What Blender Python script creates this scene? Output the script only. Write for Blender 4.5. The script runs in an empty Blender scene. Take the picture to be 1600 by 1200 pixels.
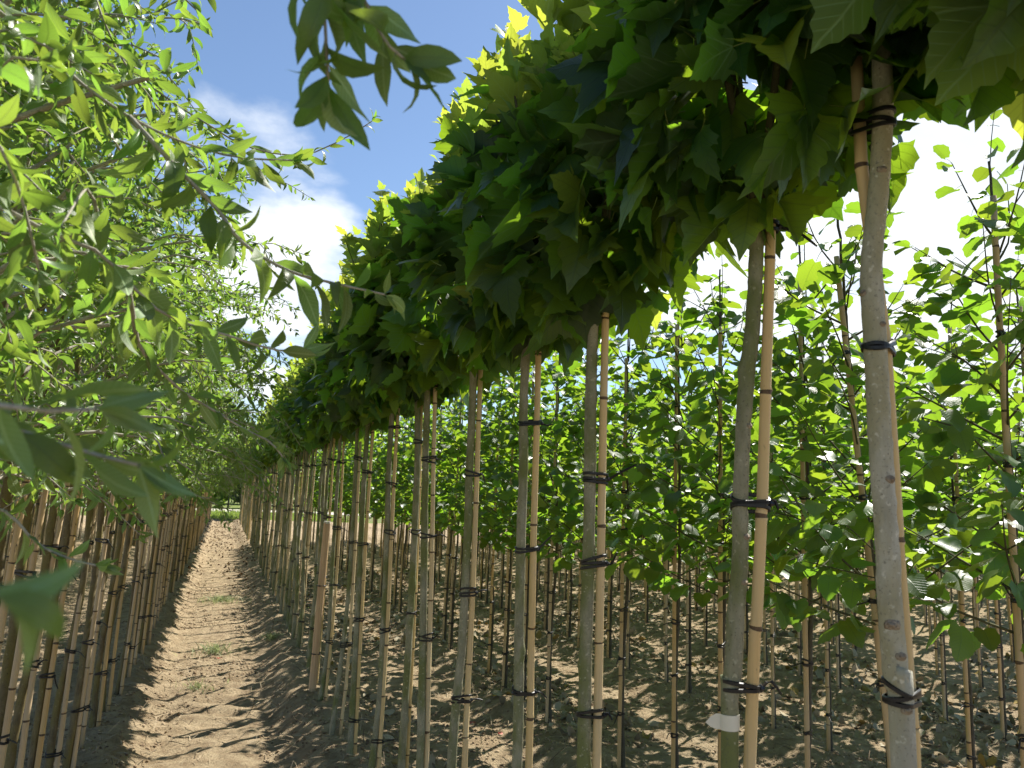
import bpy, math
import numpy as np
from mathutils import Vector, Matrix
from mathutils.geometry import delaunay_2d_cdt

S = bpy.context.scene
COL = S.collection
RNG = np.random.default_rng(11)

# ------------------------------------------------------------------ camera
CAM_H = 1.65
PSI, TH, ROLL = math.radians(20.13), math.radians(8.59), 0.04
fw = np.array([math.sin(PSI) * math.cos(TH), math.cos(PSI) * math.cos(TH), math.sin(TH)])
rt = np.cross(fw, [0, 0, 1]); rt /= np.linalg.norm(rt)
up = np.cross(rt, fw)
r2 = rt * math.cos(ROLL) + up * math.sin(ROLL)
u2 = up * math.cos(ROLL) - rt * math.sin(ROLL)
cam_data = bpy.data.cameras.new('camera')
cam = bpy.data.objects.new('camera', cam_data); COL.objects.link(cam)
cam.matrix_world = Matrix(((r2[0], u2[0], -fw[0], 0), (r2[1], u2[1], -fw[1], 0), (r2[2], u2[2], -fw[2], CAM_H), (0, 0, 0, 1)))
cam_data.sensor_width = 36; cam_data.lens = 26.775
cam_data.clip_start = 0.02; cam_data.clip_end = 3000
cam_data.dof.use_dof = True; cam_data.dof.focus_distance = 2.6; cam_data.dof.aperture_fstop = 9.5
S.camera = cam
CAM = np.array([0, 0, CAM_H])

# ------------------------------------------------------------------ light
SUN_AZ, SUN_EL = 57.0, 51.0            # degrees right of the row direction (+Y), above the horizon
a, e = math.radians(SUN_AZ), math.radians(SUN_EL)
sdir = Vector((math.sin(a) * math.cos(e), math.cos(a) * math.cos(e), math.sin(e)))
sun_d = bpy.data.lights.new('sun', 'SUN'); sun_d.energy = 5.0; sun_d.angle = math.radians(0.53); sun_d.color = (1, 0.95, 0.86)
sun = bpy.data.objects.new('sun', sun_d); COL.objects.link(sun)
sun.rotation_euler = sdir.to_track_quat('Z', 'Y').to_euler(); sun.location = (6, 4, 12)

W = bpy.data.worlds.new('World'); S.world = W; W.use_nodes = True
nt = W.node_tree; nt.nodes.clear()
def wn(t, **k):
    n = nt.nodes.new(t)
    for a_, v in k.items(): setattr(n, a_, v)
    return n
sky = wn('ShaderNodeTexSky', sky_type='NISHITA', sun_disc=False, sun_elevation=e, sun_rotation=a, air_density=1.0, dust_density=0.2, ozone_density=2.6)
tc = wn('ShaderNodeTexCoord')
sep = wn('ShaderNodeSeparateXYZ'); nt.links.new(tc.outputs['Generated'], sep.inputs[0])
def wmath(op, a_, b_=None, c_=None, clamp=False):
    n = wn('ShaderNodeMath', operation=op, use_clamp=clamp)
    for i, v in enumerate((a_, b_, c_)):
        if v is None: continue
        if isinstance(v, (int, float)): n.inputs[i].default_value = v
        else: nt.links.new(v, n.inputs[i])
    return n.outputs[0]
zc = wmath('ADD', wmath('MAXIMUM', sep.outputs[2], 0.0), 0.22)
cx = wmath('DIVIDE', sep.outputs[0], zc); cy = wmath('DIVIDE', sep.outputs[1], zc)
comb = wn('ShaderNodeCombineXYZ'); nt.links.new(cx, comb.inputs[0]); nt.links.new(cy, comb.inputs[1])
noi = wn('ShaderNodeTexNoise'); noi.inputs['Scale'].default_value = 1.7; noi.inputs['Detail'].default_value = 9; noi.inputs['Roughness'].default_value = 0.56
nt.links.new(comb.outputs[0], noi.inputs['Vector'])
def wdot(v):
    n = wn('ShaderNodeVectorMath', operation='DOT_PRODUCT'); n.inputs[1].default_value = Vector(v).normalized()
    nt.links.new(tc.outputs['Generated'], n.inputs[0]); return n.outputs['Value']
def wramp(v, lo, hi):
    n = wn('ShaderNodeMapRange', interpolation_type='SMOOTHSTEP'); n.inputs['From Min'].default_value = lo; n.inputs['From Max'].default_value = hi
    nt.links.new(v, n.inputs['Value']); return n.outputs['Result']
# where the clouds stand: a bank round the sun side (east) and a cumulus over the far end of the path
bank = wramp(wdot((0.74, 0.58, 0.28)), 0.84, 0.985)
cum1 = wramp(wdot((-0.03, 0.925, 0.375)), 0.984, 0.9985)
cum2 = wramp(wdot((0.06, 0.98, 0.19)), 0.980, 0.998)
cov = wmath('ADD', wmath('MULTIPLY', bank, 0.34), wmath('ADD', wmath('MULTIPLY', cum1, 0.17), wmath('MULTIPLY', cum2, 0.24)))
dens = wmath('ADD', noi.outputs['Fac'], cov)
cl = wramp(dens, 0.60, 0.82)
mixc = wn('ShaderNodeMix', data_type='RGBA')
nt.links.new(cl, mixc.inputs['Factor']); nt.links.new(sky.outputs[0], mixc.inputs['A'])
# sunlit cloud white, greyer where thick
mixg = wn('ShaderNodeMix', data_type='RGBA'); nt.links.new(wramp(dens, 0.75, 1.05), mixg.inputs['Factor'])
mixg.inputs['A'].default_value = (7.6, 7.9, 8.2, 1); mixg.inputs['B'].default_value = (6.0, 6.5, 7.2, 1)
nt.links.new(mixg.outputs['Result'], mixc.inputs['B'])
bg = wn('ShaderNodeBackground'); bg.inputs['Strength'].default_value = 0.082
nt.links.new(mixc.outputs['Result'], bg.inputs['Color'])
wo = wn('ShaderNodeOutputWorld'); nt.links.new(bg.outputs[0], wo.inputs['Surface'])

S.view_settings.view_transform = 'Standard'; S.view_settings.look = 'None'
S.view_settings.exposure = 0.95; S.view_settings.gamma = 1.0; S.view_settings.use_curve_mapping = False
S.render.engine = 'CYCLES'
S.cycles.max_bounces = 6; S.cycles.diffuse_bounces = 3; S.cycles.transmission_bounces = 3; S.cycles.glossy_bounces = 3
S.cycles.caustics_reflective = False; S.cycles.caustics_refractive = False

# ------------------------------------------------------------------ materials
class NT:
    def __init__(self, name):
        self.m = bpy.data.materials.new(name); self.m.use_nodes = True
        self.t = self.m.node_tree; self.t.nodes.clear()
        self.out = self.n('ShaderNodeOutputMaterial')
    def n(self, t, **k):
        n = self.t.nodes.new(t)
        for a_, v in k.items(): setattr(n, a_, v)
        return n
    def put(self, sock, v):
        if isinstance(v, (int, float)): sock.default_value = v
        elif isinstance(v, tuple): sock.default_value = (*v, 1) if len(v) == 3 and sock.type == 'RGBA' else v
        else: self.t.links.new(v, sock)
    def math(self, op, a_, b_=None, clamp=False):
        n = self.n('ShaderNodeMath', operation=op, use_clamp=clamp)
        self.put(n.inputs[0], a_)
        if b_ is not None: self.put(n.inputs[1], b_)
        return n.outputs[0]
    def mix(self, f, a_, b_):
        n = self.n('ShaderNodeMix', data_type='RGBA')
        self.put(n.inputs['Factor'], f); self.put(n.inputs['A'], a_); self.put(n.inputs['B'], b_)
        return n.outputs['Result']
    def ramp(self, v, lo, hi, a_=0.0, b_=1.0):
        n = self.n('ShaderNodeMapRange', interpolation_type='SMOOTHSTEP')
        self.put(n.inputs['Value'], v); self.put(n.inputs['From Min'], lo); self.put(n.inputs['From Max'], hi)
        self.put(n.inputs['To Min'], a_); self.put(n.inputs['To Max'], b_); return n.outputs['Result']
    def noise(self, scale, detail=4, rough=0.55, vec=None, stretch=None):
        n = self.n('ShaderNodeTexNoise'); n.inputs['Scale'].default_value = scale; n.inputs['Detail'].default_value = detail; n.inputs['Roughness'].default_value = rough
        if vec is None: vec = self.n('ShaderNodeTexCoord').outputs['Object']
        if stretch:
            mp = self.n('ShaderNodeMapping'); mp.inputs['Scale'].default_value = stretch
            self.t.links.new(vec, mp.inputs['Vector']); vec = mp.outputs[0]
        self.t.links.new(vec, n.inputs['Vector']); return n.outputs['Fac']
    def bump(self, h, strength, dist):
        n = self.n('ShaderNodeBump'); n.inputs['Strength'].default_value = strength; n.inputs['Distance'].default_value = dist
        self.put(n.inputs['Height'], h); return n.outputs[0]
    def principled(self, color, rough, normal=None, spec=0.5):
        n = self.n('ShaderNodeBsdfPrincipled'); self.put(n.inputs['Base Color'], color); self.put(n.inputs['Roughness'], rough)
        n.inputs['Specular IOR Level'].default_value = spec
        if normal is not None: self.put(n.inputs['Normal'], normal)
        return n.outputs[0]
    def end(self, sh): self.t.links.new(sh, self.out.inputs['Surface']); return self.m

def leaf_mat(name, front, back, trans, rough, tfac, veins, rough_back=0.6, vary=0.35, spec=0.45):
    g = NT(name)
    uv = g.n('ShaderNodeUVMap').outputs[0]
    sp = g.n('ShaderNodeSeparateXYZ'); g.put(sp.inputs[0], uv)
    u, v = sp.outputs[0], sp.outputs[1]
    au = g.math('ABSOLUTE', u)
    # vein mask: midrib, palmate or pinnate side veins (uv is in leaf units, base at 0,0)
    mid = g.ramp(au, 0.006, 0.022, 1.0, 0.0)
    if veins == 'palmate':
        d = g.math('ABSOLUTE', g.math('SUBTRACT', g.math('MULTIPLY', au, 0.76), g.math('MULTIPLY', v, 0.65)))
        side = g.ramp(d, 0.006, 0.02, 1.0, 0.0)
        slope, freq = 0.8, 7.0
    else:
        side = 0.0; slope, freq = (0.7, 9.0) if veins == 'lime' else (0.9, 14.0)
    w = g.math('FRACT', g.math('MULTIPLY', g.math('SUBTRACT', v, g.math('MULTIPLY', au, slope)), freq))
    w = g.math('ABSOLUTE', g.math('SUBTRACT', w, 0.5))
    pin = g.ramp(w, 0.03, 0.10, 0.7, 0.0)
    vein = g.math('MAXIMUM', g.math('MAXIMUM', mid, side), pin)
    oi = g.n('ShaderNodeObjectInfo').outputs['Random']
    ri = g.n('ShaderNodeNewGeometry')
    rnd = g.math('FRACT', g.math('ADD', g.math('MULTIPLY', oi, 7.31), ri.outputs['Random Per Island']))
    val = g.math('ADD', 1.0 - vary, g.math('MULTIPLY', rnd, 2 * vary))
    hue = g.math('ADD', 0.478, g.math('MULTIPLY', g.math('FRACT', g.math('MULTIPLY', rnd, 5.17)), 0.04))
    def vary_col(c):
        h = g.n('ShaderNodeHueSaturation'); g.put(h.inputs['Color'], c); g.put(h.inputs['Value'], val); g.put(h.inputs['Hue'], hue); return h.outputs[0]
    blot = g.noise(26, 3)
    cf = g.mix(g.math('MULTIPLY', vein, 0.5), front, tuple(min(1, c * 2.1 + 0.02) for c in front))
    cf = g.mix(g.ramp(blot, 0.35, 0.7), cf, tuple(c * 1.35 for c in front))
    cb = g.mix(g.math('MULTIPLY', vein, 0.8), back, tuple(min(1, c * 2.6 + 0.03) for c in back))
    base = vary_col(g.mix(ri.outputs['Backfacing'], cf, cb))
    tr = vary_col(g.mix(g.math('MULTIPLY', vein, 0.55), trans, tuple(c * 0.45 for c in trans)))
    nrm = g.bump(vein, 0.35, 0.002)
    rg = g.mix(ri.outputs['Backfacing'], (rough,) * 3, (rough_back,) * 3)
    p = g.principled(base, rg, nrm, spec)
    t = g.n('ShaderNodeBsdfTranslucent'); g.put(t.inputs['Color'], tr)
    ms = g.n('ShaderNodeMixShader'); ms.inputs[0].default_value = tfac
    g.t.links.new(p, ms.inputs[1]); g.t.links.new(t.outputs[0], ms.inputs[2])
    return g.end(ms.outputs[0])

M = {}
M['plane'] = leaf_mat('plane_leaf', (0.019, 0.052, 0.016), (0.034, 0.075, 0.027), (0.29, 0.52, 0.024), 0.36, 0.42, 'palmate', vary=0.5)
M['plane_young'] = leaf_mat('young_plane_leaf', (0.11, 0.18, 0.030), (0.13, 0.19, 0.05), (0.55, 0.68, 0.07), 0.45, 0.50, 'palmate', vary=0.2)
M['lime'] = leaf_mat('lime_leaf', (0.030, 0.080, 0.024), (0.055, 0.11, 0.045), (0.33, 0.54, 0.03), 0.36, 0.46, 'lime', vary=0.25)
M['ela'] = leaf_mat('silver_leaf', (0.080, 0.138, 0.042), (0.17, 0.24, 0.11), (0.32, 0.52, 0.055), 0.36, 0.44, 'fine', rough_back=0.55, vary=0.28, spec=0.45)
M['dark'] = leaf_mat('dark_leaf', (0.016, 0.042, 0.016), (0.03, 0.06, 0.03), (0.06, 0.13, 0.02), 0.4, 0.3, 'lime')
M['wood_leaf'] = leaf_mat('far_leaf', (0.06, 0.12, 0.025), (0.08, 0.14, 0.05), (0.36, 0.55, 0.05), 0.5, 0.48, 'lime')

def bark(name, c1, c2, moss, mossamt):
    g = NT(name)
    oi = g.n('ShaderNodeObjectInfo').outputs['Random']
    tcn = g.n('ShaderNodeTexCoord').outputs['Object']
    va = g.n('ShaderNodeVectorMath', operation='ADD'); g.put(va.inputs[0], tcn)
    cb = g.n('ShaderNodeCombineXYZ'); g.put(cb.inputs[2], g.math('MULTIPLY', oi, 31.0)); g.put(va.inputs[1], cb.outputs[0])
    v = va.outputs[0]
    n1 = g.noise(38, 5, 0.6, v, (1, 1, 0.35)); n2 = g.noise(9, 4, 0.6, v, (1, 1, 0.5)); n3 = g.noise(210, 4, 0.6, v)
    n4 = g.noise(95, 2, 0.5, v)
    c = g.mix(g.ramp(n1, 0.3, 0.7), c1, c2)
    c = g.mix(g.math('MULTIPLY', g.ramp(n2, 0.40, 0.62), mossamt), c, moss)
    c = g.mix(g.math('MULTIPLY', g.ramp(n4, 0.62, 0.72), 0.45), c, tuple(min(1, x * 1.5 + 0.03) for x in c1))
    c = g.mix(g.ramp(n3, 0.55, 0.75), c, tuple(x * 0.5 for x in c2))
    return g.end(g.principled(c, 0.85, g.bump(g.math('ADD', g.math('MULTIPLY', n3, 0.5), n1), 0.55, 0.004), 0.2))
M['bark_plane'] = bark('plane_bark', (0.33, 0.315, 0.235), (0.21, 0.205, 0.14), (0.145, 0.165, 0.055), 0.9)
M['bark_pale'] = bark('pale_bark', (0.50, 0.48, 0.41), (0.34, 0.33, 0.27), (0.30, 0.27, 0.13), 0.6)
M['bark_lime'] = bark('lime_bark', (0.12, 0.105, 0.085), (0.07, 0.06, 0.048), (0.08, 0.08, 0.04), 0.4)
M['bark_ela'] = bark('olive_bark', (0.20, 0.165, 0.095), (0.12, 0.095, 0.058), (0.18, 0.15, 0.045), 0.7)
M['twig_ela'] = bark('grey_twig', (0.44, 0.42, 0.36), (0.30, 0.27, 0.22), (0.33, 0.31, 0.24), 0.3)
M['twig'] = bark('green_twig', (0.10, 0.10, 0.05), (0.07, 0.06, 0.035), (0.10, 0.11, 0.04), 0.3)
M['scar'] = bark('scar_bark', (0.36, 0.31, 0.25), (0.24, 0.18, 0.14), (0.25, 0.22, 0.14), 0.4)

def bamboo(name, hue_a, hue_b, grey):
    g = NT(name)
    oi = g.n('ShaderNodeObjectInfo').outputs['Random']
    tcn = g.n('ShaderNodeTexCoord').outputs['Object']
    n1 = g.noise(160, 4, 0.6, tcn, (1, 1, 0.02)); n2 = g.noise(5, 3, 0.5, tcn, (1, 1, 0.6)); n3 = g.noise(60, 4, 0.65, tcn, (1, 1, 0.25))
    r = g.math('FRACT', g.math('MULTIPLY', oi, 13.7))
    c = g.mix(r, hue_a, hue_b)
    c = g.mix(g.math('MULTIPLY', g.ramp(n2, 0.4, 0.75), 0.6), c, grey)
    c = g.mix(g.math('MULTIPLY', g.ramp(n1, 0.52, 0.75), 0.45), c, tuple(x * 0.5 for x in hue_a))
    c = g.mix(g.ramp(n3, 0.66, 0.74), c, (0.10, 0.075, 0.045))
    return g.end(g.principled(c, 0.55, g.bump(n1, 0.25, 0.002), 0.3))
M['bamboo'] = bamboo('bamboo', (0.62, 0.48, 0.28), (0.64, 0.45, 0.19), (0.51, 0.42, 0.29))
M['bamboo_thin'] = bamboo('weathered_bamboo', (0.52, 0.39, 0.25), (0.56, 0.36, 0.14), (0.42, 0.35, 0.27))
def plain(name, c, rough, nscale=0, amt=0.3, spec=0.4):
    g = NT(name)
    col = c
    if nscale:
        n = g.noise(nscale, 4); col = g.mix(g.ramp(n, 0.35, 0.7), tuple(x * (1 - amt) for x in c), tuple(min(1, x * (1 + amt)) for x in c))
    return g.end(g.principled(col, rough, None, spec))
M['node'] = plain('bamboo_node', (0.11, 0.07, 0.04), 0.7, 80)
M['tie'] = plain('tie_rubber', (0.012, 0.012, 0.014), 0.42, 120, 0.4)
M['label'] = plain('label_paper', (0.72, 0.69, 0.60), 0.5, 20, 0.05)
g = NT('post_wood')
tcn = g.n('ShaderNodeTexCoord').outputs['Object']
n1 = g.noise(45, 5, 0.6, tcn, (1, 1, 0.05)); n2 = g.noise(6, 3, 0.5, tcn, (1, 1, 0.4))
c = g.mix(g.ramp(n1, 0.35, 0.7), (0.60, 0.42, 0.26), (0.46, 0.30, 0.18)); c = g.mix(g.math('MULTIPLY', g.ramp(n2, 0.5, 0.75), 0.5), c, (0.45, 0.36, 0.27))
M['post'] = g.end(g.principled(c, 0.75, g.bump(n1, 0.4, 0.003), 0.25))
M['stem'] = plain('petiole', (0.20, 0.26, 0.06), 0.5)
M['stem_ela'] = plain('pale_stem', (0.24, 0.27, 0.17), 0.55)

g = NT('sandy_soil')
tcn = g.n('ShaderNodeTexCoord').outputs['Object']
n0 = g.noise(0.9, 4, 0.6, tcn); n1 = g.noise(7, 6, 0.65, tcn); n2 = g.noise(45, 5, 0.7, tcn); n3 = g.noise(190, 4, 0.7, tcn)
c = g.mix(g.ramp(n1, 0.32, 0.68), (0.29, 0.212, 0.128), (0.49, 0.385, 0.245))
c = g.mix(g.math('MULTIPLY', g.ramp(n0, 0.45, 0.7), 0.35), c, (0.28, 0.215, 0.145))
c = g.mix(g.ramp(n2, 0.56, 0.72), c, (0.16, 0.115, 0.075))
c = g.mix(g.math('MULTIPLY', g.ramp(n3, 0.55, 0.72), 0.6), c, (0.54, 0.44, 0.31))
c = g.mix(g.math('MULTIPLY', g.ramp(n3, 0.44, 0.30), 0.6), c, (0.14, 0.095, 0.06))
sp = g.n('ShaderNodeSeparateXYZ'); g.put(sp.inputs[0], tcn)
grass_m = g.ramp(g.math('ADD', sp.outputs[1], g.math('MULTIPLY', n1, 2.5)), 46.2, 47.6)
gc = g.mix(n1, (0.10, 0.16, 0.03), (0.20, 0.24, 0.07)); gc = g.mix(g.ramp(n0, 0.5, 0.62), gc, (0.22, 0.19, 0.12))
c = g.mix(grass_m, c, gc)
hgt = g.math('ADD', g.math('MULTIPLY', n2, 1.0), g.math('MULTIPLY', n3, 0.45))
M['soil'] = g.end(g.principled(c, 0.95, g.bump(hgt, 1.0, 0.03), 0.1))
def litter_mat(name, ca, cb, cc):
    g = NT(name)
    r = g.n('ShaderNodeNewGeometry').outputs['Random Per Island']
    c = g.mix(g.ramp(r, 0.0, 0.6), ca, cb); c = g.mix(g.ramp(r, 0.86, 0.9), c, cc)
    c = g.mix(g.math('MULTIPLY', g.noise(70, 3), 0.5), c, tuple(x * 0.5 for x in ca))
    return g.end(g.principled(c, 0.85, None, 0.08))
M['litter'] = litter_mat('dead_leaf', (0.23, 0.20, 0.135), (0.46, 0.40, 0.29), (0.34, 0.24, 0.07))
M['litter_dark'] = litter_mat('brown_leaf', (0.10, 0.065, 0.035), (0.26, 0.18, 0.10), (0.36, 0.28, 0.15))
M['straw'] = litter_mat('dry_straw', (0.26, 0.20, 0.13), (0.46, 0.37, 0.25), (0.12, 0.085, 0.055))
M['clod'] = litter_mat('soil_clod', (0.25, 0.175, 0.11), (0.42, 0.32, 0.21), (0.15, 0.105, 0.07))
M['weed'] = leaf_mat('weed_leaf', (0.24, 0.27, 0.14), (0.25, 0.29, 0.16), (0.36, 0.42, 0.17), 0.6, 0.35, 'fine')
M['grass'] = leaf_mat('grass_blade', (0.13, 0.20, 0.035), (0.13, 0.20, 0.05), (0.40, 0.52, 0.07), 0.5, 0.45, 'fine')
M['red'] = plain('red_leaf', (0.36, 0.055, 0.03), 0.5, 40)
M['yellow'] = plain('yellow_leaf', (0.52, 0.37, 0.05), 0.5, 40)
M['track'] = plain('pale_gravel', (0.55, 0.50, 0.43), 0.9, 8, 0.12)

# ------------------------------------------------------------------ mesh helpers
def mk_mesh(name, V, F, mats, uv=None, mi=None, smooth=True):
    """V (n,3), F (m,3) triangles, uv per vertex (n,2)."""
    V = np.asarray(V, np.float32); F = np.asarray(F, np.int32)
    me = bpy.data.meshes.new(name)
    me.vertices.add(len(V)); me.vertices.foreach_set('co', V.ravel())
    me.loops.add(F.size); me.loops.foreach_set('vertex_index', F.ravel())
    me.polygons.add(len(F)); me.polygons.foreach_set('loop_start', np.arange(0, F.size, 3, dtype=np.int32))
    for m in mats: me.materials.append(M[m])
    if mi is not None: me.polygons.foreach_set('material_index', np.asarray(mi, np.int32))
    me.polygons.foreach_set('use_smooth', np.full(len(F), smooth))
    if uv is not None:
        l = me.uv_layers.new(name='UVMap'); l.data.foreach_set('uv', np.asarray(uv, np.float32)[F.ravel()].ravel())
    me.update(calc_edges=True)
    return me

class MB:
    """collects pieces of ONE mesh"""
    def __init__(self): self.V = []; self.F = []; self.U = []; self.I = []; self.n = 0
    def add(self, V, F, uv=None, mi=0):
        V = np.asarray(V, float); F = np.asarray(F, int)
        self.V.append(V); self.F.append(F + self.n); self.n += len(V)
        self.U.append(np.zeros((len(V), 2)) if uv is None else np.asarray(uv)); self.I.append(np.broadcast_to(np.asarray(mi, int), (len(F),)))
    def mesh(self, name, mats, smooth=True):
        return mk_mesh(name, np.concatenate(self.V), np.concatenate(self.F), mats, np.concatenate(self.U), np.concatenate(self.I), smooth)

def spline(P, n):
    P = np.asarray(P, float)
    if len(P) < 3:
        t = np.linspace(0, 1, n)[:, None]; return P[0] * (1 - t) + P[-1] * t
    Q = np.vstack([2 * P[0] - P[1], P, 2 * P[-1] - P[-2]])
    d = np.r_[0, np.cumsum(np.linalg.norm(np.diff(P, axis=0), axis=1))]
    out = []
    for s in np.linspace(0, d[-1], n):
        i = min(np.searchsorted(d, s, side='right') - 1, len(P) - 2)
        t = (s - d[i]) / max(d[i + 1] - d[i], 1e-9)
        p0, p1, p2, p3 = Q[i], Q[i + 1], Q[i + 2], Q[i + 3]
        out.append(0.5 * (2 * p1 + (p2 - p0) * t + (2 * p0 - 5 * p1 + 4 * p2 - p3) * t * t + (3 * p1 - p0 - 3 * p2 + p3) * t ** 3))
    return np.array(out)

def tube(P, R, sides=6, cap=True, jitter=0, rng=RNG):
    P = np.asarray(P, float); n = len(P); R = np.broadcast_to(np.asarray(R, float), (n,))
    T = np.gradient(P, axis=0); T /= np.linalg.norm(T, axis=1)[:, None] + 1e-12
    ref = np.array([1.0, 0, 0]) if abs(T[0][0]) < 0.8 else np.array([0, 1.0, 0])
    A = ref - T * (T @ ref)[:, None]; A /= np.linalg.norm(A, axis=1)[:, None] + 1e-12
    B = np.cross(T, A)
    th = np.arange(sides) * 2 * np.pi / sides
    rr = R[:, None] * (1 + (rng.normal(0, jitter, (n, sides)) if jitter else 0))
    V = P[:, None] + rr[..., None] * (A[:, None] * np.cos(th)[None, :, None] + B[:, None] * np.sin(th)[None, :, None])
    V = V.reshape(-1, 3)
    i = np.arange(n - 1)[:, None] * sides; j = np.arange(sides)[None]; k = (j + 1) % sides
    a_, b_, c_, d_ = i + j, i + k, i + sides + k, i + sides + j
    F = np.concatenate([np.stack([a_, b_, c_], -1).reshape(-1, 3), np.stack([a_, c_, d_], -1).reshape(-1, 3)])
    if cap:
        V = np.vstack([V, P[-1], P[0]]); m = n * sides
        jj = np.arange(sides); kk = (jj + 1) % sides
        F = np.concatenate([F, np.stack([(n - 1) * sides + jj, (n - 1) * sides + kk, np.full(sides, m)], -1), np.stack([kk, jj, np.full(sides, m + 1)], -1)])
    return V, F

# ------------------------------------------------------------------ scene helpers
def link(name, mesh, parent=None, kind=None):
    o = bpy.data.objects.new(name, mesh); COL.objects.link(o)
    if parent is not None: o.parent = parent
    if kind: o['kind'] = kind
    return o
def thing(name, loc, label, cat, group=None, mesh=None, rz=0.0):
    o = bpy.data.objects.new(name, mesh); COL.objects.link(o)
    o.location = loc; o.rotation_euler = (0, 0, rz)
    o['label'] = label; o['category'] = cat
    if group: o['group'] = group
    return o

# ------------------------------------------------------------------ leaf templates (unit length, +Y to the tip, +Z upper face)
def cdt_leaf(outline, inner, zf, pet, pet_r=0.012, pet_bend=0.15):
    n = len(outline)
    pts = [Vector(p) for p in outline] + [Vector(p) for p in inner]
    r = delaunay_2d_cdt(pts, [(i, (i + 1) % n) for i in range(n)], [], 1, 1e-5)
    V2 = np.array([(v[0], v[1]) for v in r[0]]); F = np.array([list(f) for f in r[2]], int)
    A = V2[F[:, 1]] - V2[F[:, 0]]; B = V2[F[:, 2]] - V2[F[:, 0]]
    cr = A[:, 0] * B[:, 1] - A[:, 1] * B[:, 0]; F[cr < 0] = F[cr < 0][:, ::-1]
    z = np.array([zf(x, y) for x, y in V2])
    V = np.c_[V2[:, 0], V2[:, 1] + pet, z + pet_bend * pet]
    mb = MB(); mb.add(V, F, V2, 0)
    if pet > 0:
        t = np.linspace(0, 1, 3)
        P = np.c_[np.zeros(3), t * pet, pet_bend * pet * t ** 2]
        pv, pf = tube(P, [pet_r * 1.3, pet_r, pet_r * 0.8], 3, False); mb.add(pv, pf, None, 1)
    return np.concatenate(mb.V), np.concatenate(mb.F), np.concatenate(mb.U), np.concatenate(mb.I)
def mirror(half): return half + [(-x, y) for x, y in half[::-1] if x > 1e-6]

PL_HI = mirror([(0, 0), (0.10, -0.055), (0.24, -0.045), (0.36, 0.02), (0.47, 0.035), (0.42, 0.12), (0.50, 0.23), (0.68, 0.40), (0.55, 0.42), (0.52, 0.50), (0.40, 0.46), (0.30, 0.47), (0.33, 0.58), (0.31, 0.66), (0.21, 0.72), (0.18, 0.83), (0.09, 0.90), (0, 1.06)])
PL_IN = [(0, 0.22), (0, 0.45), (0, 0.68), (0.2, 0.16), (-0.2, 0.16), (0.3, 0.3), (-0.3, 0.3), (0.16, 0.4), (-0.16, 0.4)]
PL_LO = mirror([(0, 0), (0.40, -0.01), (0.42, 0.14), (0.66, 0.42), (0.30, 0.47), (0.28, 0.68), (0, 1.05)])
def plane_z(fold, droop, tw, ph):
    return lambda x, y: fold * abs(x) - droop * y * y + tw * x * y + 0.035 * math.sin(9 * y + ph) * abs(x) * 2 - 0.25 * max(0, abs(x) - 0.3) ** 1.3
PL_P = [(0.55, 0.30, 0.25, 0), (0.25, 0.50, -0.45, 1), (-0.30, 0.20, 0.4, 2), (0.85, 0.15, -0.2, 3), (0.10, 0.60, 0.5, 4), (0.45, -0.25, -0.35, 5)]
T_PLANE = [cdt_leaf(PL_HI, PL_IN, plane_z(*p), 0.38, 0.011) for p in PL_P]
T_PLANE_LO = [cdt_leaf(PL_LO, [(0, 0.35)], plane_z(*p), 0.0) for p in PL_P[:4]]
def lime_half(teeth, asym=0.0):
    out = []
    for i in range(teeth + 1):
        t = i / teeth * math.pi
        r = 0.5 * (1 + 0.16 * math.cos(2 * t))
        x = 0.50 * math.sin(t) ** 0.85 if 0 < i < teeth else 0
        y = 0.5 - 0.56 * math.cos(t)
        if i == 0: y = 0.06
        if i == teeth: y = 1.15
        k = 1.055 if i % 2 else 0.955
        out.append((x * k, 0.5 + (y - 0.5) * (k if 0 < i < teeth else 1)))
    return out
LM_HI = mirror(lime_half(10)); LM_LO = mirror(lime_half(4))
LM_P = [(0.30, 0.25, 0.1, 0), (0.10, 0.40, -0.15, 1), (-0.15, 0.2, 0.2, 2), (0.45, 0.1, -0.2, 3), (0.2, 0.5, 0.0, 4)]
T_LIME = [cdt_leaf(LM_HI, [(0, 0.3), (0, 0.6), (0.22, 0.4), (-0.22, 0.4)], plane_z(*p), 0.45, 0.012, -0.3) for p in LM_P]
T_LIME_LO = [cdt_leaf(LM_LO, [(0, 0.4)], plane_z(*p), 0.3, 0.01) if False else cdt_leaf(LM_LO, [(0, 0.4)], plane_z(*p), 0.0) for p in LM_P[:4]]
def lance(n, w, bend, tw, fold, pet=0.06):
    ys = np.linspace(0, 1, n); ws = w * np.sin(np.pi * ys ** 0.85) ** 0.8; ws[0] = 0.012; ws[-1] = 0.004
    V = []; U = []
    for y, ww in zip(ys, ws):
        yy = math.sin(bend * y) / bend if abs(bend) > 0.01 else y
        zz = -(1 - math.cos(bend * y)) / bend if abs(bend) > 0.01 else 0
        ca, sa = math.cos(tw * y), math.sin(tw * y)
        for s in (-1, 0, 1):
            lx = s * ww; lz = fold * abs(s) * ww
            V.append((lx * ca - lz * sa, yy + pet, zz + lx * sa + lz * ca)); U.append((s * ww, y))
    F = []
    for i in range(n - 1):
        for j in (0, 1):
            q = i * 3 + j; F += [(q, q + 1, q + 4), (q, q + 4, q + 3)]
    V = np.array(V); F = np.array(F); U = np.array(U); I = np.zeros(len(F), int)
    pv, pf = tube(np.array([(0, 0, 0), (0, pet, 0)]), 0.014, 3, False)
    return np.vstack([V, pv]), np.vstack([F, pf + len(V)]), np.vstack([U, np.zeros((len(pv), 2))]), np.r_[I, np.ones(len(pf), int)]
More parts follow.
